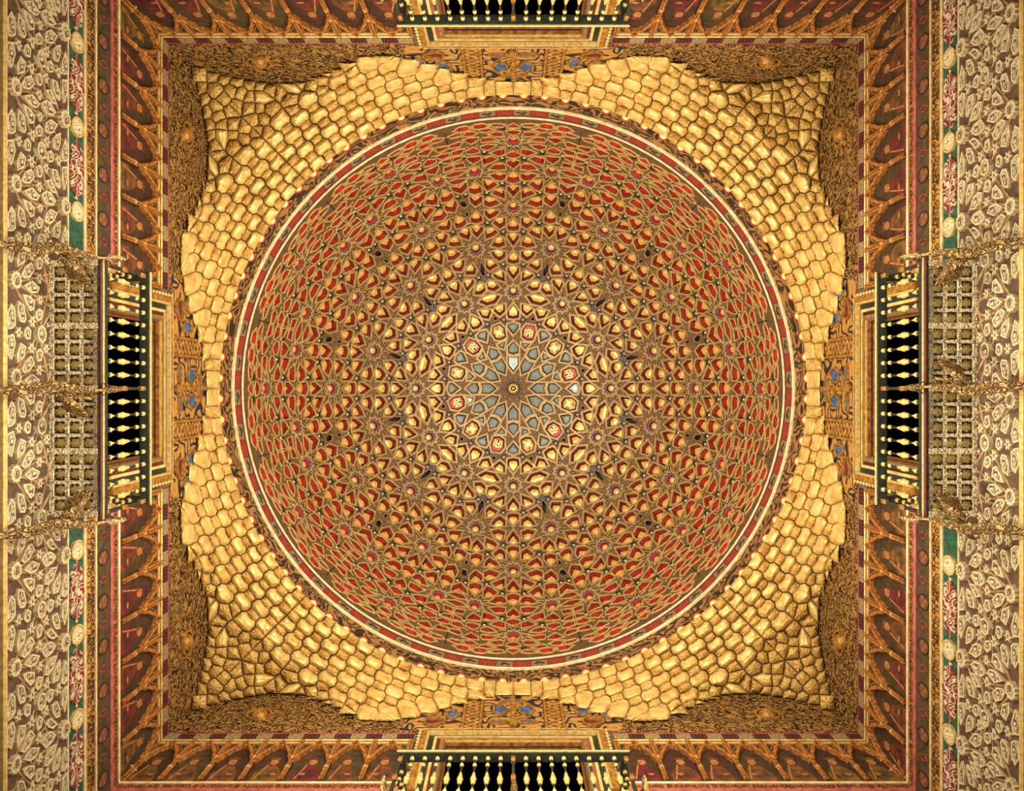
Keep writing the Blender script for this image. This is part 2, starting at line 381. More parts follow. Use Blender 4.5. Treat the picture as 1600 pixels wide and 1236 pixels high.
for k in range(4):
    for n, me in band_meshes:
        for sg in (-1, 1): link(n, me, walls[k], (0, sg*HC, 0))
    link('carved_field', carved_me, walls[k]); link('base_moulding', base_me, walls[k]); 

# oval medallions, lobed cartouches, painted shields along the bands
def ellipse(cx, cz, a, c, n=16, lob=0.0, nl=0):
    return [(cx+a*(1+lob*math.cos(nl*t))*math.cos(t), cz+c*(1+lob*math.cos(nl*t))*math.sin(t)) for t in [2*math.pi*i/n for i in range(n)]]
b = WB(); q = ellipse(0, 0, .115, .135, 18)
b.wpoly(q, -.002, .03, 0, inset=.022, d2=.018, m2=1); med_me = b.mesh('oval_medallion', ['gold_pale', 'ivory'])
b = WB(); b.wpoly(ellipse(0, 0, .33, .15, 28, .09, 8), -.002, .016, 0); cart_me = b.mesh('cartouche', ['scroll_red'])
b = WB(); b.wpoly(ellipse(0, 0, .10, .135, 18), -.002, .008, 0, inset=.02, d2=.004, m2=1); shield_me = b.mesh('painted_shield', ['dark_wood', 'painted_light'])
b = WB(); b.wpoly([(-.05, 0), (0, -.12), (.05, 0), (0, .12)], -.002, .008, 0, inset=.014, d2=.004, m2=1); loz_me = b.mesh('painted_lozenge', ['painted_light', 'maroon'])
for k in range(4):
    for i in range(-5, 6):
        s = i*.965-3.948+4*.965
        if abs(s) > 1.5 and abs(s) < 4.85: link('oval_medallion', med_me, walls[k], (.006, s, 9.422))
        s2 = s+.4825
        if abs(s2) > 1.7 and abs(s2) < 4.65: link('cartouche', cart_me, walls[k], (.006, s2, 9.422))
    for sg in (-1, 1):
        for j in range(13):
            s = sg*(1.52+j*.27); link('painted_shield' if j % 2 == 0 else 'painted_lozenge', shield_me if j % 2 == 0 else loz_me, walls[k], (.006, s, 10.05))

# inscriptions: two rows in the wide gilt band, the kings' names in the narrow one
def text_mesh(body, size):
    c = bpy.data.curves.new('inscription', 'FONT'); c.body = body; c.size = size; c.align_x = 'CENTER'; c.align_y = 'CENTER'
    c.extrude = .002; c.resolution_u = 2; c.space_line = .78
    o = bpy.data.objects.new('tmp', c); col.objects.link(o); dg = bpy.context.evaluated_depsgraph_get()
    me = bpy.data.meshes.new_from_object(o.evaluated_get(dg)); bpy.data.objects.remove(o)
    me.materials.clear(); me.materials.append(MATS['letter'])
    me.transform(Matrix(((0, 0, 1, 0), (1, 0, 0, 0), (0, 1, 0, 0), (0, 0, 0, 1)))); return me
REIGN = [text_mesh('/COMENCO A REIN\n/REINO %d AS' % n, .108) for n in (11, 19, 10, 16, 17, 12, 7)]
KINGS = [text_mesh(t, .098) for t in ('D RAMIRO 2', 'D ALONSO 3', 'D ORDONO 3', 'D FRUELA', 'D ALONSO 2', 'D BERMUDO', 'D FERNANDO')]
PITCH = .51
for k in range(4):
    for h, sg in enumerate((-1, 1)):
        for j in range(7):
            s = sg*(1.43+(j+.5)*PITCH); i = (k*3+h*4+j) % 7
            link('inscription', REIGN[i], walls[k], (.0145, s, 9.745)); link('inscription', KINGS[(i*3) % 7], walls[k], (.0145, s, 10.35))

# ------------------------------------------------------------------ interlaced stucco panels low on the walls
def tp(x, y, oy=0):               # photograph tile -> (s, z) on the wall plane
    px, py = x/8.24, y/8.24+oy; z = F*W/(802-px); return ((py-607)*z/F, z)
PLAQ = [[(555,420),(620,390),(695,460),(650,545),(590,550),(550,500)],[(430,450),(470,430),(505,480),(490,560),(455,560),(428,500)],[(285,590),(320,575),(355,640),(345,725),(310,710),(280,640)],
[(270,130),(340,190),(405,290),(395,370),(360,375),(290,210)],[(205,180),(265,270),(295,440),(275,475),(225,430),(195,290)],[(110,160),(150,250),(155,440),(120,460),(70,440),(60,240)],
[(65,545),(130,560),(155,680),(110,850),(60,760),(50,620)],[(690,600),(740,590),(735,720),(710,785),(650,740),(655,640)],[(808,680),(840,790),(840,940),(800,950),(765,900),(770,790)],
[(230,735),(290,810),(270,920),(190,945),(190,830)],[(580,800),(620,790),(655,850),(640,920),(600,920),(575,860)],[(250,1080),(290,1000),(365,980),(400,1080),(340,1140),(280,1130)],
[(435,960),(480,950),(510,1020),(490,1090),(450,1080)],[(640,1030),(700,1060),(730,1180),(735,1280),(690,1240),(650,1120)],[(775,1030),(830,1040),(830,1180),(800,1300),(770,1190)],
[(510,150),(560,130),(620,180),(675,300),(640,325),(560,290)],[(290,20),(380,20),(465,150),(440,190),(360,140)],[(570,0),(620,10),(690,190),(650,170),(600,80)]]
PSTAR = [(480,310,55),(380,530,66),(205,570,62),(570,650,64),(370,870,64),(720,920,62),(560,990,58),(470,1211,60)]
PIECES = []                       # (name, mesh, s, z)
def plaque(pts):
    if area2(pts) < 0: pts = pts[::-1]
    cs = sum(p[0] for p in pts)/len(pts); cz = sum(p[1] for p in pts)/len(pts)
    b = WB(); b.wpoly([(s-cs, z-cz) for s, z in pts], -.003, .028, 0, inset=.017, d2=.016, m2=1); return b, cs, cz
for P in PLAQ:
    b, cs, cz = plaque(offset_poly([tp(*p) for p in P], .010)); PIECES.append(('stucco_plaque', b, cs, cz))
for x, y, r in PSTAR:
    cs, cz = tp(x, y); rr = r/8.24*cz/F*1.2
    b = WB(); b.wpoly([(rr*(1.12 if i % 2 == 0 else .5)*math.sin(math.pi*i/6), rr*(1.12 if i % 2 == 0 else .5)*math.cos(math.pi*i/6)) for i in range(12)][::-1], -.003, .028, 0, inset=.012, d2=.018, m2=1)
    PIECES.append(('stucco_star', b, cs, cz))
def rosette_star(R0, n=12):
    b = WB(); b.wpoly([(R0*(1 if i % 2 == 0 else .8)*math.sin(math.pi*i/n), R0*(1 if i % 2 == 0 else .8)*math.cos(math.pi*i/n)) for i in range(2*n)][::-1], -.003, .055, 0, inset=.022, d2=.035, m2=1); return b
b = rosette_star(.105); PIECES.append(('stucco_rosette', b, -3.948, 9.125)); b = rosette_star(.095); PIECES.append(('stucco_rosette', b, -3.975, 8.215))
b = WB(); b.wpoly(ellipse(0, 0, .095, .085, 8), -.003, .05, 0, inset=.02, d2=.02, m2=1); PIECES.append(('stucco_disc', b, -3.466, 8.67))
# interlacing ribs that frame the pieces: short raised bars crossing between the rosettes
b = WB()
for a, c in (((-3.948, 9.125), (-3.466, 8.67)), ((-3.466, 8.67), (-2.985, 9.125)), ((-3.975, 8.215), (-3.466, 8.67)), ((-3.466, 8.67), (-3.01, 8.215)), ((-3.95, 9.05), (-3.70, 8.20)), ((-3.95, 8.30), (-3.70, 9.16)), ((-3.0, 9.05), (-3.24, 8.20)), ((-3.0, 8.30), (-3.24, 9.16)), ((-3.96, 8.86), (-3.0, 8.50)), ((-3.96, 8.50), (-3.0, 8.86))):
    b.bar((0, a[0]+3.466, a[1]-8.67), (0, c[0]+3.466, c[1]-8.67), .026, .014, (1, 0, 0))
PIECES.append(('stucco_rib', b, -3.466, 8.67))
PM = [(n, b.mesh(n, ['stucco_rib'] if n == 'stucco_rib' else ['stucco_rim', 'stucco']), b, s, z) for n, b, s, z in PIECES]
for k in range(4):
    fo = link('stucco_field', field_me, walls[k])
    if k in (1, 3): fo = fo
    joined = {'stucco_rim': MB()}
    J = MB(); JR = MB()
    for i in range(-1, 10):
        for n, me, b, s, z in PM:
            ss = s+i*.965
            if abs(ss) > 4.88 or (abs(ss) < 1.45 and z > 8.80): continue
            if k in (0, 2) and abs(ss) < 4.35: link(n, me, fo, (.004, ss, z))
            else: (JR if n == 'stucco_rib' else J).join(b, Matrix.Translation((.004, ss, z)))
    if J.v: tag(link('stucco_plaques', J.mesh('stucco_plaques', ['stucco_rim', 'stucco']), fo), kind='stuff')
    if JR.v: tag(link('stucco_ribs', JR.mesh('stucco_ribs', ['stucco_rib']), fo), kind='stuff')

# ------------------------------------------------------------------ round bosses on the carved wall, lattice strips above each window
b = WB(); b.wpoly(ellipse(0, 0, .20, .20, 20), -.003, .03, 0, inset=.04, d2=.004, m2=1); oc_me = b.mesh('oculus_rim', ['gold_dull', 'black'])
b = MB(); b.lathe([(.13, 0), (.12, .05), (.08, .085), (.03, .1)], 14, Matrix.Rotation(math.pi/2, 4, 'Y')); boss_me = b.mesh('boss', ['gold_dull'])
b = WB()
for s0 in (-.13, .13): b.wbox((0, s0-.02, 12.0), (.04, s0+.02, 13.5))
for i in range(11):
    z = 12.03+i*.13
    for a, c in ((-1, 1), (1, -1)): b.bar((.004, .11*a, z), (.004, .11*c, z+.13), .03, .022, (1, 0, 0))
lat_me = b.mesh('lattice_strip', ['gold_dull'])
b = WB(); b.wpoly([(-.46, 12.02), (.46, 12.02), (.46, 13.4), (-.46, 13.4)], .0125, .016, 0); bluep_me = b.mesh('blue_ground', ['carved_blue'])
b = WB()
for sg in (-1, 1):
    b.wpoly(ellipse(sg*.2, 12.75, .13, .2, 14, .12, 5), .014, .05, 0, inset=.03, d2=.025, m2=1); b.wpoly(ellipse(sg*.22, 12.3, .16, .08, 12), .014, .045, 0, inset=.025, d2=.02, m2=1)
b.wpoly(ellipse(0, 12.25, .07, .12, 12), .014, .06, 0); b.wpoly([(-.03, 12.4), (.03, 12.4), (.03, 13.3), (-.03, 13.3)], .014, .05, 0); b.wpoly(ellipse(0, 13.1, .22, .07, 14), .014, .05, 0, inset=.02, d2=.025, m2=1)
arab_me = b.mesh('arabesque', ['gold_dull', 'blue'])
b = WB(); b.wpoly([(-.42, 12.02), (.42, 12.02), (.42, 13.1), (-.42, 13.1)], .0125, .016, 0); side_me = b.mesh('blue_ground', ['carved_blue'])
b = WB()
b.wpoly(ellipse(0, 12.3, .17, .15, 14, .1, 3), .014, .06, 0, inset=.03, d2=.02, m2=1); b.wpoly(ellipse(-.1, 12.72, .14, .16, 12), .014, .05, 0, inset=.03, d2=.02, m2=2); b.wpoly(ellipse(.25, 12.6, .1, .2, 12), .014, .05, 0, inset=.03, d2=.02, m2=2)
sarab_me = b.mesh('arabesque', ['gold_dull', 'maroon', 'blue'])
for k in range(4):
    for sg in (-1, 1):
        o = link('oculus_rim', oc_me, walls[k], (.014, sg*3.88, 12.6)); link('boss', boss_me, o, (.0, -sg*.02, -.05))
        link('lattice_strip', lat_me, walls[k], (.012, sg*.62, 0)); link('blue_ground', side_me, walls[k], (0, sg*1.2, 0)); link('arabesque', sarab_me, walls[k], (0, sg*1.18, 0))
    link('blue_ground', bluep_me, walls[k]); link('arabesque', arab_me, walls[k])

# ------------------------------------------------------------------ portrait friezes
def arch_pts(n=14):
    """cusped pointed arch over a half bay, (s, z) from springing to apex, s<0"""
    out = []
    for i in range(n+1):
        t = i/n; s = -.222*(1-t)**1.0; z = 10.99+.46*math.sin(t*math.pi/2)**.85
        c = .016*abs(math.sin(t*math.pi*3.5)); out.append((s+c*.6, z-c))
    return out
AP = arch_pts(); FULL = AP+[(-s, z) for s, z in AP[-2::-1]]
b = WB((0, 0, 10.48))
pl = [(-.235, 10.48), (.235, 10.48)]+[(-s*1.05, z+.03) for s, z in FULL]
b.wpoly(pl[:2]+[( .235, 11.5), (-.235, 11.5)], -.002, .004, 0)
def figure(var):
    g = WB((0, 0, 10.48)); rr = random.Random(var)
    dx = rr.uniform(-.04, .04); w = rr.uniform(.15, .19)
    g.wpoly([(-w+dx, 10.49), (w+dx, 10.49), (w*.95+dx, 10.72), (w*.55+dx, 10.86), (.05+dx, 10.93), (-.05+dx, 10.93), (-w*.6+dx, 10.85), (-w+dx, 10.70)], .003, .008, 0)
    g.wpoly(ellipse(dx, 11.03, .055, .085, 12), .004, .011, 1)
    g.wpoly([(dx-.06, 11.09), (dx+.06, 11.09), (dx+.07, 11.17), (dx+.03, 11.13), (dx, 11.19), (dx-.03, 11.13), (dx-.07, 11.17)], .004, .012, 0)
    g.wpoly(ellipse(dx+rr.choice((-1, 1))*.07, 10.68, .045, .028, 10), .006, .012, 1)
    g.wpoly([(dx-.15, 10.55), (dx-.13, 10.55), (dx-.05, 10.95), (dx-.07, 10.95)], .006, .010, 1)
    return g.mesh('figure', ['portrait_robe', 'portrait_skin'])
port_me = b.mesh('portrait', ['portrait_ground']); FIGS = [figure(i) for i in range(5)]
b = WB((0, 0, 10.48))                               # cusped arch, as a band of quads with thickness
O = offset_poly(FULL+[(.3, 10.9), (-.3, 10.9)], .045)[:len(FULL)]
n = len(FULL)
vs = [(d, s, z-10.48) for d in (.0, .06) for s, z in FULL]+[(d, s, z-10.48) for d in (.0, .06) for s, z in O]
fs = []
for i in range(n-1):
    fs += [(n+i, n+i+1, 3*n+i+1, 3*n+i), (i, i+1, n+i+1, n+i), (2*n+i, 3*n+i, 3*n+i+1, 2*n+i+1)]
b.add(vs, fs)
arch_me = b.mesh('arch', ['arch_gold'])
b = WB((0, 0, 10.48))                               # spandrel field with a stepped pair of dark triangles
m = len(O); vs = [(.02, s, z-10.48) for s, z in O]+[(.02, s, 11.62-10.48) for s, z in O]
vs[0] = (.02, -.255, vs[0][2]); vs[m] = (.02, -.255, vs[m][2]); vs[m-1] = (.02, .255, vs[m-1][2]); vs[2*m-1] = (.02, .255, vs[2*m-1][2])
b.add(vs, [(i, i+1, m+i+1, m+i) for i in range(m-1)])
spand_me = b.mesh('spandrel', ['spandrel'])
b = WB((0, 0, 10.48)); tri = [(-.215, 11.28), (-.09, 11.53), (-.215, 11.53)]
b.wpoly(tri[::1], .018, .034, 0, inset=.014, d2=.024, m2=1); b.wpoly([(-s, z) for s, z in tri][::-1], .018, .034, 0, inset=.014, d2=.024, m2=1)
tri_me = b.mesh('dark_triangles', ['arch_gold', 'green_dark'])
b = WB((0, 0, 10.48))
for sg in (-1, 1): b.bar((.05, sg*.235, 11.04-10.48), (.05, 0, 11.58-10.48), .03, .025, (1, 0, 0))
gable_me = b.mesh('gable', ['arch_gold'])
b = MB()
for off, r in ((-.014, .020), (.022, .013)):
    b.lathe([(r, 0), (r, .30), (r*1.5, .31), (r*1.5, .325), (r, .335), (r*.95, .57), (r*1.6, .58), (r*1.6, .60), (r*.95, .61), (r*.9, 1.16)], 8, Matrix.Translation((.045, off, 0)))
colo_me = b.mesh('colonette', ['arch_gold'])
b = MB()
for z, r in ((.318, .032), (.59, .033)): b.lathe([(r, z-.008), (r, z+.008)], 8, Matrix.Translation((.047, 0, 0)))
knot_me = b.mesh('colonette_knot', ['gold_white'])
L7 = 7*PITCH
def fr_band(n, z0, z1, d, m, rd): return (n, band_mesh(n, z0-10.48, z1-10.48, d, m, L7, rd))
FRB = [fr_band('lower_moulding', 11.58, 11.60, .035, 'gold_pale', True), fr_band('scroll_strip', 11.60, 11.665, .02, 'arch_gold', False), fr_band('rope_moulding', 11.685, 11.71, .03, 'gold_pale', True), fr_band('red_moulding', 11.912, 11.935, .025, 'red_line', True), fr_band('block_ground', 11.715, 11.895, .012, 'maroon', False)]
b = MB(); b.box((0, -.108, 0), (.02, .108, .155)); blkA = b.mesh('frieze_block', ['block_grey'])
b = MB(); b.box((0, -.108, 0), (.012, .108, .155))
for i in range(4): b.box((.012, -.09+i*.05, .015), (.022, -.065+i*.05, .14), 1)
blkB = b.mesh('frieze_block', ['dark_wood', 'maroon'])
HALF = [['upper half of the left wall', 'lower half of the left wall'], ['right half of the top wall', 'left half of the top wall'], ['lower half of the right wall', 'upper half of the right wall'], ['left half of the bottom wall', 'right half of the bottom wall']]
for k in range(4):
    for h, sg in enumerate((-1, 1)):
        c = sg*(1.43+L7/2)
        fr = wroot('portrait_frieze', k, (0, c, 10.48), 'gilt arcaded frieze of seven painted portraits, '+HALF[k][h]+' in the photo', 'frieze', 'portrait friezes under the gilt vault')
        for n, me in FRB: link(n, me, fr)
        for j in range(7):
            s = (j-3)*PITCH
            p = link('portrait', port_me, fr, (0, s, 0)); link('figure', FIGS[(j*2+k*3+h) % 5], p)
            a = link('arch', arch_me, fr, (0, s, 0)); link('gable', gable_me, a); link('spandrel', spand_me, fr, (0, s, 0)); link('spandrel_triangles', tri_me, fr, (0, s, 0))
        for j in range(8):
            q = link('colonette', colo_me, fr, (0, (j-3.5)*PITCH, 0)); link('knot', knot_me, q)
        for j in range(16):
            link('frieze_block', blkA if j % 2 == 0 else blkB, fr, (.012, (j-7.5)*L7/16, 11.728-10.48))
# ------------------------------------------------------------------ windows: stepped frames round dark openings
def frame_b(hw0, hw1, zt0, zt1, d0, d1, zb=ZW0):
    b = WB()
    for sg in (-1, 1):
        pts = [(sg*hw0, zb), (sg*hw0, zt0), (sg*hw1, zt1), (sg*hw1, zb)]
        b.wpoly(pts if area2(pts) > 0 else pts[::-1], d0, d1)
    b.wpoly([(-hw1, zt1), (hw1, zt1), (hw0, zt0), (-hw0, zt0)], d0, d1); return b
STEPS = [('gilt_architrave', 1.31, 1.21, 11.95, 11.88, -.02, .06, 'gold_dull'), ('architrave_lip', 1.225, 1.20, 11.89, 11.87, .0, .075, 'gold_pale'), ('green_fillet', 1.20, 1.12, 11.87, 11.825, -.08, .01, 'green_dark'), ('gilt_fillet', 1.125, 1.085, 11.825, 11.80, -.08, .02, 'gold'),
 ('red_fillet', 1.085, 1.035, 11.80, 11.775, -.1, .0, 'block_red'), ('gilt_inner_fillet', 1.035, 1.0, 11.775, 11.755, -.12, .005, 'gold_dull'), ('inner_lip', 1.0, .97, 11.755, 11.735, -.14, -.01, 'gold_pale'), ('jamb', .97, .958, 11.735, 11.728, -.2, -.03, 'gold_dull'), ('jamb_fillet', .958, .95, 11.728, 11.722, -.2, -.08, 'maroon'), ('jamb_lip', .95, .94, 11.722, 11.716, -.2, -.11, 'gold_dull'), ('inner_jamb', .94, .93, 11.716, 11.71, -.2, -.15, 'wood_tan')]
STM = [(n, frame_b(a, c, e, f, g, h).mesh(n, [m])) for n, a, c, e, f, g, h, m in STEPS]
b = WB()
for i in range(80):
    s = -1.29+i*2.58/79; b.lathe([(.006, -.016), (.014, 0), (.006, .016)], 6, Matrix.Translation((.07, s, 11.962)))
beads_me = b.mesh('bead_row', ['gold_pale'])
b = WB()
for i in range(20):
    z = 10.0+i*.1
    for sg in (-1, 1): b.lathe([(.01, -.03), (.028, 0), (.01, .03)], 6, Matrix.Translation((.07, sg*1.335, z)))
sbeads_me = b.mesh('side_bead_row', ['gold_pale'])
b = WB(); b.wbox((-2.6, -1.5, ZW0-.1), (-2.5, 1.5, 14.2)); b.wbox((-2.5, -1.6, ZW0-.1), (-.21, -1.5, 14.2)); b.wbox((-2.5, 1.5, ZW0-.1), (-.21, 1.6, 14.2)); b.wbox((-2.5, -1.5, 14.1), (-.21, 1.5, 14.2)); b.wbox((-2.5, -1.5, ZW0-.1), (-.21, 1.5, ZW0))
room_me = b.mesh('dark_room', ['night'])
for k in range(4):
    o = bpy.data.objects.new('window_%d' % (k+1), None); col.objects.link(o); o.location = rz(k) @ Vector(wp(0, 0, 0)); o.rotation_euler = (0, 0, k*math.pi/2); tag(o, kind='structure')
    for n, me in STM: link(n, me, o)
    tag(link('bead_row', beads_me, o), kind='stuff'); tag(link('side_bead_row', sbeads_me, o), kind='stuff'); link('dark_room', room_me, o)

# ------------------------------------------------------------------ balconies
ZB = 8.87; DB = .57; HB = 1.375; HR = 1.13
NR = 16; PR = (2*HB-.06)/NR
b = MB(); b.box((.002, -HB, .05), (DB, HB, .11)); slab_me = b.mesh('floor_slab', ['slate'])
long_meshes = []
b = MB(); b.box((0, -HB, 0), (.045, HB, .052)); rail_in = b.mesh('soffit_rail', ['ivory'])
b = MB(); b.box((0, -PR*NR/8+.022, 0), (.04, PR*NR/8-.022, .052)); muntin = b.mesh('soffit_muntin', ['ivory'])
b = MB(); b.box((.0, -.018, -.004), (.125, .018, .05)); cross = b.mesh('soffit_cross_bar', ['ivory'])
b = MB(); b.box((.0, -.03, -.03), (DB-.02, .03, .05)); cross_big = b.mesh('soffit_beam', ['ivory'])
def rosette(R0, mname):
    b = MB(); n = 8
    ring = lambda r, z, lob: [(r*(1+lob*math.cos(6*2*math.pi*i/24))*math.cos(2*math.pi*i/24), r*(1+lob*math.cos(6*2*math.pi*i/24))*math.sin(2*math.pi*i/24), z) for i in range(24)]
    rs = [ring(R0*.98, 0, .2), ring(R0*.95, -.026, .2), ring(R0*.56, -.008, .14), ring(R0*.52, -.036, .14), ring(R0*.28, -.014, 0), ring(R0*.24, -.046, 0), ring(R0*.10, -.034, 0)]
    vs = [p for r in rs for p in r]; fs = []
    for j in range(len(rs)-1):
        for i in range(24): k = (i+1) % 24; fs.append((j*24+i, (j+1)*24+i, (j+1)*24+k, j*24+k))
    fs.append(tuple(range(6*24, 7*24))); b.add(vs, fs); return b.mesh('rosette', [mname], True)
ros_me = rosette(.047, 'gold')
b = MB()
b.bar((DB-.01, -HB-.02, .03), (DB-.01, HB+.02, .03), .11, .035, (1, 0, 0)); fascia1 = b.mesh('fascia', ['green_dark'])
b = MB(); b.bar((DB+.005, -HB-.03, .005), (DB+.005, HB+.03, .005), .022, .03, (1, 0, 0)); fascia2 = b.mesh('fascia_gilt_lip', ['gold_pale'])
b = MB(); b.bar((DB-.0, -HB-.03, -.02), (DB-.0, HB+.03, -.02), .022, .02, (1, 0, 0)); fascia3 = b.mesh('fascia_red_lip', ['maroon'])
b = MB(); b.box((DB-.05, -HB, .11), (DB+.0, HB, .15)); brail = b.mesh('bottom_rail', ['green_dark'])
b = MB(); b.box((DB-.075, -HB-.02, HR-.05), (DB+.035, HB+.02, HR)); trail = b.mesh('top_rail', ['green_dark'])
b = MB(); b.bar((DB+.037, -HB-.03, HR-.02), (DB+.037, HB+.03, HR-.02), .022, .02, (1, 0, 0)); traill = b.mesh('top_rail_gilt_lip', ['gold_pale'])
BP = [(.013, 0, 0), (.013, .10, 1), (.03, .115, 1), (.012, .145, 1), (.012, .19, 0), (.014, .28, 1), (.03, .33, 1), (.026, .36, 1), (.038, .40, 1), (.034, .43, 1), (.026, .45, 1), (.02, .52, 1), (.013, .56, 0), (.012, .72, 1), (.026, .745, 1), (.026, .765, 1), (.012, .79, 0), (.012, .89, 1), (.027, .91, 1), (.027, .94, 1), (.014, .955, 0)]
b = MB(); b.lathe(BP, 8); bal_me = b.mesh('baluster', ['green_dark', 'gold'])
PP = [(.026, 0, 1), (.04, .02, 1), (.026, .05, 0), (.024, .36, 1), (.04, .40, 1), (.034, .46, 1), (.024, .50, 0), (.022, .82, 1), (.04, .85, 1), (.03, .90, 1), (.04, .955, 1)]
b = MB(); b.lathe(PP, 4, Matrix.Rotation(R(45), 4, 'Z')); post_me = b.mesh('post', ['green_dark', 'gold_dull'])
b = MB(); b.box((.0, -.025, .11), (DB-.05, .025, .15)); sb_me = b.mesh('side_bottom_rail', ['green_dark'])
b = MB(); b.box((.0, -.05, HR-.05), (DB-.075, .05, HR)); st_me = b.mesh('side_top_rail', ['green_dark'])
BPOS = ['on the left wall', 'on the top wall of the photo', 'on the right wall', 'on the bottom wall of the photo']
for k in range(4):
    o = wroot('balcony', k, (0, 0, ZB), 'small balcony with turned gilt balusters '+BPOS[k], 'balcony', 'four balconies under the windows')
    link('floor_slab', slab_me, o); link('fascia', fascia1, o); link('fascia_gilt_lip', fascia2, o); link('fascia_red_lip', fascia3, o)
    for x in (.012, DB-.085): link('soffit_rail', rail_in, o, (x, 0, 0))
    for sec in range(4):
        cs = -HB+.03+PR*(sec*4+2)
        for x in (.182, .337): link('soffit_muntin', muntin, o, (x, cs, 0))
        for r_ in range(4):
            s = -HB+.03+PR*(sec*4+r_+.5)
            for x in (.118, .278, .428): link('rosette', ros_me, o, (x, s, .048), rotz=random.uniform(0, .5))
            if r_ < 3:
                for x in (.057, .222, .377): link('soffit_cross_bar', cross, o, (x-.002+(.0 if x < .3 else -.0), s+PR/2, 0))
    for i in range(5):
        link('soffit_beam', cross_big, o, (.0, -HB+.03+PR*4*i, 0))
    link('bottom_rail', brail, o); t = link('top_rail', trail, o); link('top_rail_gilt_lip', traill, t)
    for s in (-HB+.02, 0, HB-.02): link('post', post_me, o, (DB-.025, s, .145))
    for sg in (-1, 1):
        for i in range(8): link('baluster', bal_me, o, (DB-.025, sg*(.152*(i+1)), .135))
        link('side_bottom_rail', sb_me, o, (0, sg*(HB-.03), 0)); link('side_top_rail', st_me, o, (0, sg*(HB-.03), 0))
        for x in (.08, .23, .38): link('baluster', bal_me, o, (x, sg*(HB-.03), .135))

# ------------------------------------------------------------------ gilt dragons carrying the balconies
def dragon(side):
    """local frame: x out of the wall, y along it, z up from the balcony underside; side: which way the wing opens"""
    body = MB(); pts = []; rad = []
    for i in range(25):
        t = i/24; x = .03+.66*t**.9; z = -1.05+1.02*t+.05*math.sin(t*math.pi*2)
        y = .022*math.sin(t*9)
        pts.append((x, y, z)); rad.append(.016+.05*math.sin(min(1, t*1.15)*math.pi)**.7*(1-.25*t))
    body.tube(pts, rad, 9)
    for i in range(3, 20):      # dorsal spines
        p = Vector(pts[i]); r = rad[i]; body.add([p+Vector((.0, -.012, -r*.8)), p+Vector((.02, .012, -r*.8)), p+Vector((.045, 0, -r-.035)), p+Vector((.03, -.01, -r*.8))], [(0, 1, 2), (1, 3, 2), (3, 0, 2)])
    body_me = body.mesh('body', ['bronze'], True)
    head = MB(); h = Vector(pts[-1])
    head.tube([h+Vector((-.05, 0, -.02)), h+Vector((.0, 0, -.01)), h+Vector((.05, 0, .0)), h+Vector((.11, 0, .015)), h+Vector((.15, 0, .02))], [.02, .042, .038, .024, .008], 8)
    head.tube([h+Vector((.02, 0, -.035)), h+Vector((.07, 0, -.045)), h+Vector((.12, 0, -.04))], [.02, .014, .005], 6)
    for sg in (-1, 1): head.tube([h+Vector((-.01, sg*.025, .02)), h+Vector((-.05, sg*.055, .035)), h+Vector((-.1, sg*.065, .02))], [.014, .01, .002], 6)
    head_me = head.mesh('head', ['bronze'], True)
    wing = MB(); root = Vector((.30, 0, -.42))
    for i in range(8):
        a = R(-20+i*19); L = .30+.12*math.sin(i/7*math.pi)
        d = Vector((math.cos(a)*.75, side*(.55+.35*math.sin(a*.7+.4)), .30*math.sin(a)+.35)).normalized()
        p = root+Vector((.012*i, side*.01, .015*i))
        wing.tube([p, p+d*L*.35+Vector((0, 0, -.02)), p+d*L*.75+Vector((0, 0, -.01)), p+d*L], [.02, .04, .034, .006], 6)
    wing.tube([root, root+Vector((.06, side*.05, .03)), root+Vector((.16, side*.09, .10)), root+Vector((.24, side*.10, .18))], [.03, .028, .022, .01], 7)
    wing_me = wing.mesh('wing', ['bronze'], True)
    leg = MB(); leg.tube([(.42, side*.02, -.42), (.47, side*.07, -.30), (.44, side*.09, -.16), (.47, side*.1, -.05)], [.032, .026, .018, .014], 7)
    for j in (-1, 0, 1): leg.tube([(.47, side*.1, -.05), (.49+.02*j, side*(.1+.02*j), -.025), (.50+.03*j, side*(.1+.03*j), -.04)], [.012, .009, .002], 5)
    leg_me = leg.mesh('leg', ['bronze'], True)
    tail = MB(); tp_ = [(.03+.05*math.sin(i*.5), side*.03*math.sin(i*.6), -1.05-.05*i) for i in range(10)]
    tail.tube(tp_, [.02-.0017*i for i in range(10)], 6); tail_me = tail.mesh('tail', ['bronze'], True)
    return [('body', body_me), ('head', head_me), ('wing', wing_me), ('leg', leg_me), ('tail', tail_me)]
DR = {1: dragon(1), -1: dragon(-1)}
DL = [['at the upper end of', 'under the middle of', 'at the lower end of'], ['at the right end of', 'under the middle of', 'at the left end of'], ['at the lower end of', 'under the middle of', 'at the upper end of'], ['at the left end of', 'under the middle of', 'at the right end of']]
BN = ['the left balcony', 'the top balcony', 'the right balcony', 'the bottom balcony']
for k in range(4):
    for j, (s, sd) in enumerate(((-1.40, 1), (0, 1), (1.40, -1))):
        o = wroot('dragon_bracket', k, (0, s, ZB-.035 if j == 1 else ZB+.02), 'winged bronze dragon bracket '+DL[k][j]+' '+BN[k], 'bracket', 'dragon brackets carrying the balconies')
        for n, me in DR[sd]: link(n, me, o)

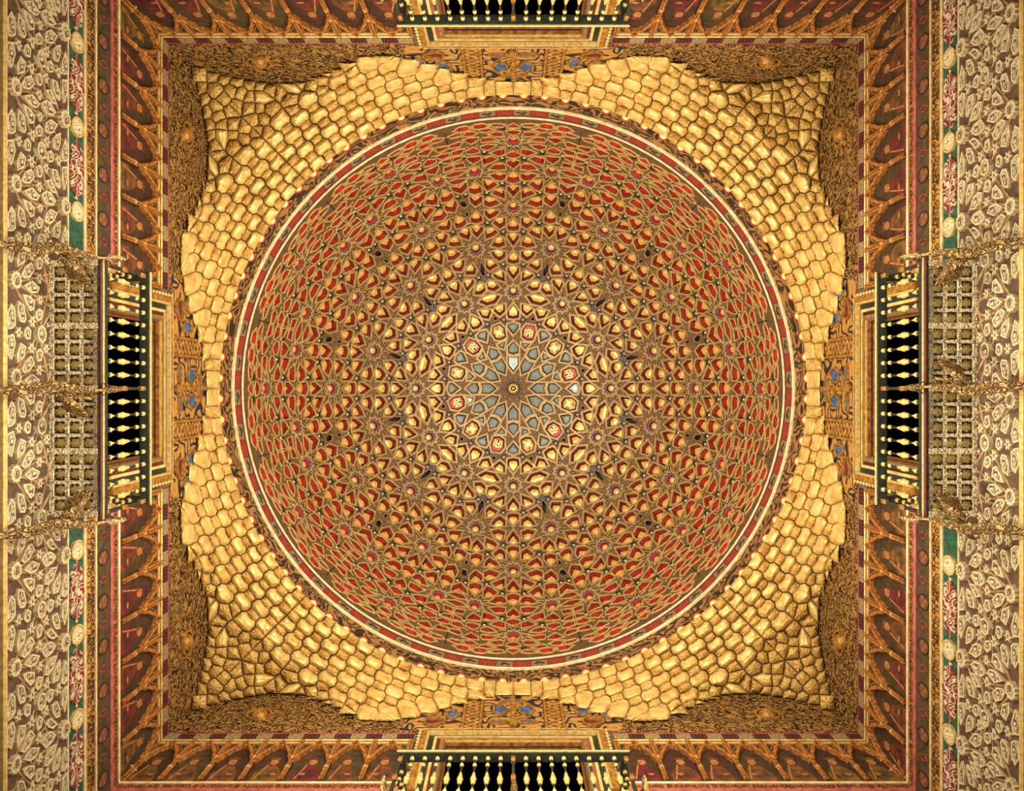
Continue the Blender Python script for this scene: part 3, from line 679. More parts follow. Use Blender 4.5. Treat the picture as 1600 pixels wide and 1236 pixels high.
# ------------------------------------------------------------------ the dome: a hemisphere of interlaced straps over deep coffers
def D(q, e):                       # dome point from (alpha, phi) and depth e behind the strap face (phi clockwise from the photo's top)
    a, ph = q; r = RHO+e
    return (r*math.sin(a)*math.sin(ph), -r*math.sin(a)*math.cos(ph), r*math.cos(a))
class Cell:
    """polygon on the dome with a local flat chart in metres"""
    def __init__(s, P, grow=0.0):
        pol_ = [(alpha(math.hypot(*p)), math.atan2(p[0], p[1])) for p in P]
        cx = sum(p[0] for p in P)/len(P); cy = sum(p[1] for p in P)/len(P)
        s.a0 = alpha(math.hypot(cx, cy)); s.p0 = math.atan2(cx, cy); s.flat = s.a0 < .45
        if s.flat: s.pts = [(RHO*a*math.sin(p), RHO*a*math.cos(p)) for a, p in pol_]
        else:
            s.pts = []
            for a, p in pol_:
                dp = (p-s.p0+math.pi) % (2*math.pi)-math.pi; s.pts.append((dp*RHO*math.sin(s.a0), (a-s.a0)*RHO))
        if area2(s.pts) > 0: s.pts = s.pts[::-1]          # clockwise in chart
        if grow: s.pts = offset_poly(s.pts, grow*(1.0 if s.a0 < .9 else 1.5))
        s.c = (sum(p[0] for p in s.pts)/len(P), sum(p[1] for p in s.pts)/len(P))
    def to3(s, p, e):
        if s.flat: return D((math.hypot(*p)/RHO, math.atan2(p[0], p[1])), e)
        return D((s.a0+p[1]/RHO, s.p0+p[0]/(RHO*math.sin(s.a0))), e)
    def sc(s, k): return [(s.c[0]+(x-s.c[0])*k, s.c[1]+(y-s.c[1])*k) for x, y in s.pts]
    def px(s): return
def ringq(b, r1, r2, m):
    n = len(r1); b.add(r1+r2, [(i, (i+1) % n, n+(i+1) % n, n+i) for i in range(n)], m)
def strap_ring(b, c, T):
    """ribbon round an opening: light bead, brown band, light bead (5 = band)"""
    w = .042 if c.a0 < .75 else (.036 if c.a0 < 1.1 else .029)
    o = lambda d_: offset_poly(c.pts, d_); q = [o(w), o(w-.004), o(w-.012), o(w-.014), o(.014), o(.012), o(.003)]
    ringq(b, T(q[0], .003), T(q[1], -.013), 0); ringq(b, T(q[1], -.013), T(q[2], -.013), 0); ringq(b, T(q[2], -.013), T(q[3], -.007), 0)
    ringq(b, T(q[3], -.007), T(q[4], -.007), 5); ringq(b, T(q[4], -.007), T(q[5], -.014), 0); ringq(b, T(q[5], -.014), T(q[6], -.014), 0); ringq(b, T(q[6], -.014), T(c.pts, .012), 0)
def coffer(P, kind):
    """mats: 0 bead, 1 black, 2 red, 3 gem / mirror / ground"""
    c = Cell(P, .010 if kind == 'g' else 0); T = lambda pts, e: [c.to3(p, e) for p in pts]; b = MB(); n = len(c.pts)
    if kind in 'gme': 
        strap_ring(b, c, T)
    else:
        if kind in 'tk':
            o1 = offset_poly(c.pts, .030); o2 = offset_poly(c.pts, .020); o3 = offset_poly(c.pts, .010)
            ringq(b, T(o1, .001), T(o2, -.011), 5); ringq(b, T(o2, -.011), T(o3, -.011), 5); ringq(b, T(o3, -.011), T(c.pts, .006), 0)
        else: ringq(b, T(offset_poly(c.pts, .004), .001), T(c.pts, .006), 1)
    if kind == 'g':
        i1 = offset_poly(c.pts, -.016)
        ringq(b, T(c.pts, .012), T(i1, .014), 1); ringq(b, T(i1, .014), T(c.sc(.90), .125), 2)
        b.add(T(c.sc(.90), .125), [tuple(range(n))], 1)
        g = c.sc(.70); ringq(b, T(c.sc(.76), .124), T(g, .100), 3); t = T(g, .100)+[c.to3(c.c, .078)]
        b.add(t, [(i, (i+1) % n, n) for i in range(n)], 3)
    elif kind in 'me':
        i1 = offset_poly(c.pts, -.014)
        ringq(b, T(c.pts, .012), T(i1, .04), 1); b.add(T(i1, .04), [tuple(range(n))], 1)
        g = c.sc(.80); ringq(b, T(c.sc(.84), .04), T(g, .024), 3)
        if kind == 'm':
            k_ = c.sc(.55); ringq(b, T(g, .024), T(k_, .016), 3); b.add(T(k_, .016), [tuple(range(n))], 3)
        else: b.add(T(g, .024), [tuple(range(n))], 2)
    elif kind == 'k':
        ringq(b, T(c.pts, .006), T(c.sc(.85), .1), 1); b.add(T(c.sc(.85), .1), [tuple(range(n))], 1)
    elif kind == 'b':
        ringq(b, T(c.pts, .006), T(c.pts, .01), 4); b.add(T(c.pts, .01), [tuple(range(n))], 4)
    elif kind == 's':
        ringq(b, T(c.pts, .006), T(c.sc(.95), .03), 1); b.add(T(c.sc(.95), .03)+[c.to3(c.c, .03)], [(i, (i+1) % n, n) for i in range(n)], 1)
        g = c.sc(.5); b.add(T(g, .029)+[c.to3(c.c, .008)], [(i, (i+1) % n, n) for i in range(n)], 3)
    elif kind == 't':
        ringq(b, T(c.pts, .006), T(c.sc(.9), .03), 1); b.add(T(c.sc(.9), .03), [tuple(range(n))], 1)
        g = c.sc(.45); b.add(T(g, .029)+[c.to3(c.c, .012)], [(i, (i+1) % n, n) for i in range(n)], 3)
    return b, c
def star_boss(P, info):
    c = Cell(P); T = lambda pts, e: [c.to3(p, e) for p in pts]; b = MB(); n = len(c.pts)
    strap_ring(b, c, T)
    ci = lambda r: [(c.c[0]+r*math.sin(2*math.pi*i/n), c.c[1]+r*math.cos(2*math.pi*i/n)) for i in range(n)]
    st = T(c.sc(.92), .016); ringq(b, T(c.pts, .008), st, 1)
    # chart is clockwise starting anywhere: match the circle to the star by angle
    ang = [math.atan2(p[0]-c.c[0], p[1]-c.c[1]) for p in c.pts]; cc = lambda r: [(c.c[0]+r*math.sin(a), c.c[1]+r*math.cos(a)) for a in ang]
    s = info[2]; ringq(b, st, T(cc(.098*s), .016), 4); ringq(b, T(cc(.098*s), .016), T(cc(.092*s), .12), 2); b.add(T(cc(.092*s), .12), [tuple(range(n))], 1)
    for r1, e1, r2, e2 in ((.076, .119, .074, .085), (.074, .085, .055, .062), (.055, .062, .028, .052)): ringq(b, T(cc(r1*s), e1), T(cc(r2*s), e2), 3)
    b.add(T(cc(.028*s), .052), [tuple(range(n))], 3); return b, c
def grown(P):
    c = Cell(P, .010); out = []
    for p in c.pts:
        if c.flat: a, ph = math.hypot(*p)/RHO, math.atan2(p[0], p[1])
        else: a, ph = c.a0+p[1]/RHO, c.p0+p[0]/(RHO*math.sin(c.a0))
        r_ = rpx(a); out.append((r_*math.sin(ph), r_*math.cos(ph)))
    return out
CM = {'g': ['bead', 'black', 'red', 'gem', 'grey_blue', 'strap'], 'm': ['bead', 'black', 'red', 'mirror', 'grey_blue', 'strap']}
dome = bpy.data.objects.new('dome', None); col.objects.link(dome); dome.location = (0, 0, ZC)
tag(dome, 'great hemispherical wooden dome of gilt star interlace over red coffers', 'dome')
SEC = sector()
def pxarea(P): return abs(area2(P))
order = sorted([i for i, c in enumerate(SEC) if c[0] == 'g'], key=lambda i: -pxarea(SEC[i][1]))[:25]
big = set(order); rest = MB(); smalls = MB(); allpolys = []
SMALL_M = ['bead', 'black', 'red', 'cream', 'grey_blue', 'strap']
for i, (kind, P, info) in enumerate(SEC):
    PG = grown(P) if kind == 'g' else P
    for g in range(12): allpolys.append([rot(p, 30*g) for p in PG])
    if kind == 'r':
        b, c = star_boss(P, info); me = b.mesh('star_boss', CM['g'])
        for g in range(12): link('star_boss', me, dome, rotz=R(30*g))
        continue
    b, c = coffer(P, kind)
    if kind == 'g' and i in big:
        me = b.mesh('coffer', CM['g'])
        for g in range(12): link('coffer', me, dome, rotz=R(30*g))
    elif kind == 'm':
        me = b.mesh('mirror_panel', CM['m']); me2 = b.mesh('mirror_panel', ['bead', 'black', 'red', 'mirror_glint', 'black', 'strap'])
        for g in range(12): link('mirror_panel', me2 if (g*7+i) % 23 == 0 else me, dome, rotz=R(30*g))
    elif kind == 'e':
        # heraldic shields, castle and lion in turn, tops outwards
        T2 = lambda x, y, e: c.to3((c.c[0]+x*math.cos(c.p0)+y*math.sin(c.p0), c.c[1]-x*math.sin(c.p0)+y*math.cos(c.p0)), e)
        def plate(bb, pts, e0, e1, m):
            n = len(pts); t0 = [T2(x, y, e0) for x, y in pts]; t1 = [T2(x, y, e1) for x, y in pts]; ringq(bb, t0, t1, m); bb.add(t1, [tuple(range(n))], m)
        ca = MB(); ca.join(b)
        wall_ = [(-.095, -.09), (.095, -.09), (.095, .07), (.07, .07), (.07, .05), (.04, .05), (.04, .09), (-.04, .09), (-.04, .05), (-.07, .05), (-.07, .07), (-.095, .07)]
        plate(ca, wall_, .024, .006, 3)
        for x, y, w, h in ((-.055, .0, .012, .025), (0, .03, .012, .025), (.055, 0, .012, .025), (-.06, -.065, .012, .03), (.06, -.065, .012, .03), (0, -.06, .018, .035)):
            plate(ca, [(x-w, y-h), (x+w, y-h), (x+w, y+h), (x-w, y+h)], .008, .003, 1 if abs(x) < .01 or y > -.03 else 2)
        li = MB(); bl, _ = coffer(P, 'm'); li.join(bl)
        lion = [(-.09, -.08), (-.05, -.09), (-.03, -.04), (.02, -.05), (.04, -.09), (.085, -.08), (.06, -.03), (.07, .03), (.095, .05), (.08, .09), (.03, .095), (.01, .06), (-.03, .03), (-.05, .07), (-.09, .08), (-.08, .05), (-.06, .03), (-.07, -.02)]
        plate(li, lion, .02, .001, 4)
        plate(li, [(.04, .045), (.07, .045), (.07, .07), (.04, .07)], .003, -.003, 1)
        m1 = ca.mesh('castle_shield', ['bead', 'black', 'red', 'gem', 'gem', 'strap']); m2 = li.mesh('lion_shield', ['bead', 'black', 'red', 'gold_dull', 'gold_pale', 'strap'])
        for g in range(12): link('castle_shield' if g % 2 == 0 else 'lion_shield', m1 if g % 2 == 0 else m2, dome, rotz=R(30*g))
    else:
        for g in range(12): (rest if kind in 'gkb' else smalls).join(b, Matrix.Rotation(R(30*g), 4, 'Z'))
        if kind == 'b': pass
tag(link('small_coffers', rest.mesh('small_coffers', ['bead', 'black', 'red', 'gem', 'blue', 'strap']), dome), kind='stuff')
tag(link('star_insets', smalls.mesh('star_insets', SMALL_M), dome), kind='stuff')
# central twelve pointed star
b = MB(); TT = lambda r, a, e: D((r/RHO, a), e)
st = lambda R1, R2, e, n=12: [TT(R1 if i % 2 == 0 else R2, math.pi*i/n, e) for i in range(2*n)]
ringq(b, st(.175, .12, .0), st(.175, .12, .03), 1); b.add(st(.175, .12, .03), [tuple(range(24))], 1)
ringq(b, st(.15, .09, .029), st(.14, .085, .0), 0); ringq(b, st(.14, .085, .0), st(.062, .062, -.012), 0); ringq(b, st(.062, .062, -.012), st(.055, .055, .03), 2); b.add(st(.055, .055, .03), [tuple(range(24))], 2)
ringq(b, st(.045, .03, .03), st(.03, .02, .005), 0); b.add(st(.03, .02, .005), [tuple(range(24))], 0)
link('centre_star', b.mesh('centre_star', ['gem', 'black', 'maroon']), dome)
CSTAR = [(12.2*(1 if i % 2 == 0 else .68)*math.sin(math.pi*i/12), 12.2*(1 if i % 2 == 0 else .68)*math.cos(math.pi*i/12)) for i in range(24)]
allpolys.append(CSTAR)
# the strap surface: everything between the openings, triangulated in the plan of the photograph's dome and laid on the sphere
V2 = []; faces = []
def addv(pts):
    o = len(V2); V2.extend(Vector(p) for p in pts); faces.append(list(range(o, o+len(pts))))
for P in allpolys:
    addv(P if area2(P) > 0 else P[::-1])
o = len(V2); NB = 180; V2.extend(Vector((RDOME*math.sin(2*math.pi*i/NB), RDOME*math.cos(2*math.pi*i/NB))) for i in range(NB))
edges = [(o+i, o+(i+1) % NB) for i in range(NB)]
for r_ in (130, 200, 260, 310, 350, 385):
    V2.extend(Vector((r_*math.sin(2*math.pi*i/144), r_*math.cos(2*math.pi*i/144))) for i in range(144))
vo, eo, fo_, ov, oe, of = delaunay_2d_cdt(V2, edges, faces, 0, 1e-4)
sv = [D((alpha(v.length), math.atan2(v.x, v.y)), 0) for v in vo]
sf = [tuple(f) for f, src in zip(fo_, of) if not src]
b = MB(); b.add(sv, sf); strap_o = link('strap_ground', b.mesh('strap_ground', ['strap_ground']), dome)
# outer shell behind the coffers, and the dark seams between the gores near the rim
b = MB(); N1, N2 = 24, 72; vs = []; fs = []
for j in range(N1+1):
    for i in range(N2): vs.append(D((max(1e-3, (math.pi/2+.05)*j/N1), 2*math.pi*i/N2), .16))
for j in range(N1):
    for i in range(N2): fs.append((j*N2+i, j*N2+(i+1) % N2, (j+1)*N2+(i+1) % N2, (j+1)*N2+i))
b.add(vs, fs); link('shell', b.mesh('shell', ['dark_wood']), dome)
b = MB(); a0, a1 = alpha(357), alpha(414)
for i in range(8):
    aa, ab = a0+(a1-a0)*i/8, a0+(a1-a0)*(i+1)/8
    q = [D((aa, -.0022), -.004), D((aa, .0022), -.004), D((ab, .0022), -.004), D((ab, -.0022), -.004)]; p = [D((aa, -.0022), .01), D((aa, .0022), .01), D((ab, .0022), .01), D((ab, -.0022), .01)]
    b.add(q+p, [(0, 1, 2, 3), (0, 4, 5, 1), (2, 6, 7, 3), (1, 5, 6, 2), (3, 7, 4, 0)])
seam_me = b.mesh('seam', ['black'])
for g in range(12): link('seam', seam_me, dome, rotz=R(30*g+15))

# ------------------------------------------------------------------ the drum ring under the dome
ring = bpy.data.objects.new('dome_cornice', None); col.objects.link(ring); ring.location = (0, 0, 13.95)
tag(ring, 'painted ring cornice of red and grey castle blocks round the dome foot', 'cornice')
def ring_band(name, prof, m, seg=144):
    b = MB(); n = len(prof); vs = []; fs = []
    for i in range(seg):
        a = 2*math.pi*i/seg
        for r_, z in prof: vs.append((r_*math.cos(a), r_*math.sin(a), z-13.95))
    for i in range(seg):
        k = (i+1) % seg
        for j in range(n-1): fs.append((i*n+j, i*n+j+1, k*n+j+1, k*n+j))
    b.add(vs, fs); return link(name, b.mesh(name, [m], False), ring)
ring_band('scroll_drum', [(5.2, 13.85), (4.94, 13.85), (4.93, 13.87), (4.92, 14.40), (5.1, 14.42)], 'scroll_dark')
ring_band('lower_moulding', [(4.95, 14.405), (4.885, 14.408), (4.872, 14.415), (4.872, 14.43), (4.885, 14.438), (4.95, 14.44)], 'gold_white')
ring_band('block_ground', [(4.90, 14.44), (4.885, 14.45), (4.875, 14.79), (4.95, 14.80)], 'maroon')
ring_band('inner_fillet', [(4.90, 14.70), (4.865, 14.71), (4.86, 14.76), (4.90, 14.77)], 'maroon')
ring_band('upper_moulding', [(4.90, 14.80), (4.855, 14.803), (4.842, 14.81), (4.842, 14.825), (4.855, 14.832), (4.95, 14.835)], 'gold_white')
NBK = 100
def block(m, marks):
    b = MB(); h = math.pi/NBK*.96
    pr = lambda a, r_, z: (r_*math.cos(a), r_*math.sin(a), z-13.95)
    n = 3; vs = []
    for i in range(n+1):
        a = -h+2*h*i/n; vs += [pr(a, 4.885, 14.455), pr(a, 4.868, 14.455), pr(a, 4.864, 14.69), pr(a, 4.88, 14.69)]
    fs = [(i*4+j, (i+1)*4+j, (i+1)*4+(j+1) % 4, i*4+(j+1) % 4) for i in range(n) for j in range(4)]+[(0, 1, 2, 3), (n*4+3, n*4+2, n*4+1, n*4)]
    b.add(vs, fs, 0)
    for a0_, z0, w, hh in marks:
        q = [pr(a0_*h-w*h, 4.860, z0-hh), pr(a0_*h+w*h, 4.860, z0-hh), pr(a0_*h+w*h, 4.859, z0+hh), pr(a0_*h-w*h, 4.859, z0+hh)]
        p = [pr(a0_*h-w*h, 4.87, z0-hh), pr(a0_*h+w*h, 4.87, z0-hh), pr(a0_*h+w*h, 4.87, z0+hh), pr(a0_*h-w*h, 4.87, z0+hh)]
        b.add(q+p, [(0, 1, 2, 3), (0, 4, 5, 1), (1, 5, 6, 2), (2, 6, 7, 3), (3, 7, 4, 0)], 1)
    return b.mesh('cornice_block', m)
BA = block(['block_red', 'painted_light'], [(-.55, 14.57, .12, .07), (-.2, 14.59, .1, .08), (.2, 14.57, .12, .07), (.55, 14.57, .1, .06)]); BB = block(['block_grey', 'dark_wood'], [(-.45, 14.56, .18, .03), (0, 14.6, .25, .03), (.4, 14.55, .2, .025), (.2, 14.63, .12, .02)])
for i in range(NBK): link('cornice_block', BA if i % 2 == 0 else BB, ring, rotz=2*math.pi*(i+.5)/NBK)

# plan of the muqarnas cells of one octant
MO={1:(270,490),2:(270,390),3:(270,290),4:(270,190),5:(270,90),6:(350,290),7:(370,190)}
def MP(t,x,y):
    ox,oy=MO[t]; return (802-(ox+x/10.3), 607-(oy+y/10.3))
# f: fan single point ; b: barrel two end points ; r: rosette ; d on the diagonal (mirrored onto itself)
SEEDS=[
('b',1,(712,640),(715,800)),('b',1,(645,370),(645,500)),('f',1,(450,300)),('f',1,(490,430)),('f',1,(530,640)),('f',1,(570,760)),('f',1,(610,920)),('f',1,(560,1030)),
('f',1,(790,430)),('f',1,(780,960)),('f',1,(680,1160)),('f',1,(810,1150)),('f',1,(830,200)),('f',1,(720,230)),('f',1,(500,900)),('f',1,(440,650)),('f',1,(420,760)),('f',1,(360,330)),('f',1,(370,450)),
('b',2,(420,370),(420,490)),('b',2,(485,700),(490,820)),('b',2,(560,1050),(560,1180)),
('f',2,(220,280)),('f',2,(260,410)),('f',2,(300,620)),('f',2,(330,760)),('f',2,(380,960)),('f',2,(410,1100)),
('f',2,(120,300)),('f',2,(140,440)),('f',2,(190,640)),('f',2,(200,790)),('f',2,(270,990)),('f',2,(290,1120)),
('f',2,(570,170)),('f',2,(430,200)),('f',2,(590,420)),('f',2,(700,340)),('f',2,(730,220)),('f',2,(710,90)),('f',2,(890,170)),('f',2,(920,330)),('f',2,(790,460)),
('b',2,(930,560),(820,690)),('f',2,(670,570)),('f',2,(680,730)),('f',2,(740,900)),('f',2,(750,1060)),('f',2,(890,830)),('f',2,(910,930)),('f',2,(880,1040)),
('b',2,(1090,90),(1070,220)),
('b',3,(520,1050),(650,910)),('b',3,(810,860),(950,710)),('b',3,(1100,660),(1220,540)),
('f',3,(330,940)),('f',3,(470,880)),('f',3,(640,750)),('f',3,(770,690)),('f',3,(940,550)),('f',3,(1070,480)),
('f',3,(150,1080)),('f',3,(330,1090)),('f',3,(730,1080)),('f',3,(890,1050)),('f',3,(1010,940)),('f',3,(1070,1060)),('f',3,(200,890)),('f',3,(250,770)),('f',3,(270,590)),
('f',3,(360,270)),('f',3,(390,420)),('f',3,(550,330)),('f',3,(540,190)),('f',3,(700,210)),('f',3,(500,520)),('f',3,(620,440)),('f',3,(740,450)),('f',3,(850,260)),('f',3,(790,360)),('f',3,(900,400)),
('f',3,(600,600)),('f',3,(740,590)),('f',3,(430,740)),('f',3,(990,300)),('f',3,(1060,370)),('f',3,(870,140)),
('f',4,(570,70)),('f',4,(590,210)),('b',4,(790,200),(800,310)),('f',4,(500,420)),('f',4,(540,530)),('f',4,(690,390)),('f',4,(710,550)),('f',4,(430,700)),('b',4,(570,650),(640,740)),('f',4,(530,850)),
('f',4,(720,830)),('f',4,(720,970)),('f',4,(830,720)),('b',4,(860,520),(980,640)),('f',4,(890,860)),('f',4,(890,970)),('f',4,(450,950)),('f',4,(410,1060)),('f',4,(600,1060)),
('f',4,(960,220)),('f',4,(980,380)),('f',4,(1140,260)),('f',4,(1150,370)),('f',4,(1070,540)),('f',4,(1030,770)),('f',4,(1140,800)),('f',4,(810,1110)),('f',4,(950,1070)),('r',4,(1090,1010)),('f',4,(1170,620)),('f',4,(1180,930)),
('f',5,(420,500)),('f',5,(480,680)),('f',5,(590,640)),('f',5,(550,870)),('f',5,(690,800)),('f',5,(600,1060)),('f',5,(730,940)),('b',5,(850,700),(830,880)),('f',5,(930,860)),('f',5,(960,950)),('f',5,(800,1090)),('f',5,(960,1090)),('f',5,(1060,1030)),('f',5,(680,570)),
('d',5,(430,280)),('d',5,(720,500)),('d',5,(880,600)),
('f',7,(260,320)),('f',7,(310,180)),('f',7,(130,120)),('d',7,(420,190)),('R',7,(515,360)),('f',7,(200,470)),('f',7,(110,560)),('f',7,(260,590)),('f',7,(370,500)),('f',7,(440,620)),('d',7,(610,470)),('d',7,(690,560)),
('b',7,(780,620),(870,740)),('b',7,(620,750),(730,850)),('b',7,(580,860),(660,1000)),('f',7,(430,820)),('f',7,(300,820)),('f',7,(170,720)),('f',7,(80,830)),('f',7,(450,1030)),('f',7,(360,960)),('f',7,(250,950)),('f',7,(290,1080)),
('d',7,(1060,900)),('f',7,(900,950)),('f',7,(800,970)),('f',7,(940,1140)),('b',7,(720,1180),(820,1090)),('f',7,(590,1090)),('f',7,(470,1150)),('f',7,(1080,1010)),
('f',6,(390,330)),('f',6,(530,290)),('b',6,(560,450),(690,310)),('b',6,(270,650),(390,530)),('f',6,(690,170)),('f',6,(830,120)),('b',6,(860,300),(980,140)),('f',6,(780,480)),('f',6,(630,640)),('f',6,(710,560)),('f',6,(460,700)),('f',6,(350,820)),('f',6,(440,960)),('f',6,(540,850)),('f',6,(470,820)),
]
def seeds_octant():
    out=[]
    for i,s in enumerate(sorted(SEEDS,key=lambda s:'Rrdbf'.index(s[0]))):
        k,t=s[0],s[1]; pts=[MP(t,*p) for p in s[2:]]
        if k in 'dR':
            pts=[((a+b)/2,)*2 for a,b in pts]
        elif any(w>u-1.0 for u,w in pts):      # keep inside octant
            if all(w>u-1.0 for u,w in pts): continue
        if k=='b' and len(pts)==2:
            a,b=pts; pts=[a,((a[0]+b[0])/2,(a[1]+b[1])/2),b]
        out.append((k,pts))
    # rows running round the dome foot, long barrels and fans in turn, staggered row by row
    rows=[]
    for k in range(7):
        r=466+14.5*k
        for i in range(8):
            for kind,fr in (('b',.30),('f',.80)):
                a=math.radians(45*(i+(fr+.5*(k%2))%1.0)/8); h=r*math.radians(45/8)*.10
                c=(r*math.cos(a),r*math.sin(a)); t=(-math.sin(a)*h,math.cos(a)*h)
                if c[0]>outer(*c)-5 or c[1]>c[0]-3: continue
                if kind=='b': rows.append(('b',[(c[0]-t[0],c[1]-t[1]),c,(c[0]+t[0],c[1]+t[1])]))
                else: rows.append(('f',[c]))
    out=rows+[o for o in out if min(math.hypot(*p) for p in o[1])>466+14.5*6.7]
    # drop near duplicates
    res=[]
    for k,pts in out:
        c=(sum(p[0] for p in pts)/len(pts),sum(p[1] for p in pts)/len(pts))
        if any(min(math.hypot(p[0]-q[0],p[1]-q[1]) for p in pts for q in pp)<(13.0 if k=='f' else 9.0) for _,pp,_ in res): continue
        res.append((k,pts,c))
    return res
def outer(u,w):   # outer limit of muqarnas: u at given ratio w/u
    q=w/u
    prof=[(0,478),(.12,486),(.25,503),(.36,518),(.42,522),(.5,512),(.58,494),(.68,479),(.8,475),(.9,484),(1.0,502)]
    for (a,x),(b,y) in zip(prof,prof[1:]):
        if q<=b: return x+(y-x)*(q-a)/(b-a)
    return 500
RIN=458.0
def clip(poly,nx,ny,d):   # keep n.p<=d
    out=[]
    for i in range(len(poly)):
        a,b=poly[i-1],poly[i]; da=nx*a[0]+ny*a[1]-d; db=nx*b[0]+ny*b[1]-d
        if (da<=0)!=(db<=0):
            t=da/(da-db); out.append((a[0]+t*(b[0]-a[0]),a[1]+t*(b[1]-a[1])))
        if db<=0: out.append(b)
    return out
def voronoi(own,others):
    """own: list of points (merged). returns list of polys"""
    res=[]
    for p in own:
        L=24; poly=[(p[0]-L,p[1]-L),(p[0]+L,p[1]-L),(p[0]+L,p[1]+L),(p[0]-L,p[1]+L)]
        for q in others:
            dx,dy=q[0]-p[0],q[1]-p[1]; d2=dx*dx+dy*dy
            if d2>3600 or d2<1e-6: continue
            poly=clip(poly,dx,dy,(dx*(p[0]+q[0])+dy*(p[1]+q[1]))/2)
            if not poly: break
        # inner circle: tangent half-plane
        r=math.hypot(*p)
        if poly: poly=clip(poly,-p[0]/r,-p[1]/r,-RIN)
        if poly:
            o=outer(max(p),min(p)) if p[1]>0 else outer(p[0],abs(p[1]))
            poly=clip(poly,1,0,o)
            if poly: poly=clip(poly,0,1,max(o,RIN))
        if poly: res.append(poly)
    return res
def muq_cells():
    S=seeds_octant(); allp=[]
    for i,(k,pts,c) in enumerate(S):
        for p in pts:
            allp.append((p,i))
    ghosts=[]
    for p,i in allp:
        if S[i][0] not in 'dR': ghosts.append((p[1],p[0]))
        if p[1]<60: ghosts.append((p[0],-p[1]))
    out=[]
    for i,(k,pts,c) in enumerate(S):
        if k=='f' and abs(pts[0][1])<3: pass
        oth=[p for p,j in allp if j!=i]+ghosts
        polys=voronoi(pts,oth)
        out.append((k,polys,pts,c))
    return out
def hull(P):
    P=sorted(set((round(x,4),round(y,4)) for x,y in P))
    def half(P):
        h=[]
        for p in P:
            while len(h)>1 and (h[-1][0]-h[-2][0])*(p[1]-h[-2][1])-(h[-1][1]-h[-2][1])*(p[0]-h[-2][0])<=0: h.pop()
            h.append(p)
        return h
    a=half(P); b=half(P[::-1]); return a[:-1]+b[:-1]

# ------------------------------------------------------------------ muqarnas: gilt stalactite cells in the four corners
ZIN = 13.9
def zsurf(u, w):
    a, c = max(abs(u), abs(w)), min(abs(u), abs(w)); o = outer(a, c); q = c/a; ui = RIN/math.sqrt(1+q*q)
    t = (o-a)/max(o-ui, 6.0); t = min(1.0, max(-.1, t)); z0 = F*4.985/o
    return z0+(ZIN-z0)*(t if t < 0 else t**.85)
def m3(p, dd):
    """image plan point (u outwards to the left, w up) on the vault, moved dd metres towards the room along the sight line"""
    z = zsurf(*p); v = Vector((-p[0]*z/F, -p[1]*z/F, z)); v = v*(1-dd/v.length)
    v.x = max(-4.99, min(4.99, v.x)); v.y = max(-4.99, min(4.99, v.y)); return v
def inset_seg(p, A, B, k):
    dx, dy = B[0]-A[0], B[1]-A[1]; L = dx*dx+dy*dy; t = 0 if L < 1e-9 else max(0, min(1, ((p[0]-A[0])*dx+(p[1]-A[1])*dy)/L))
    s = (A[0]+dx*t, A[1]+dy*t); return (s[0]+(p[0]-s[0])*k, s[1]+(p[1]-s[1])*k)
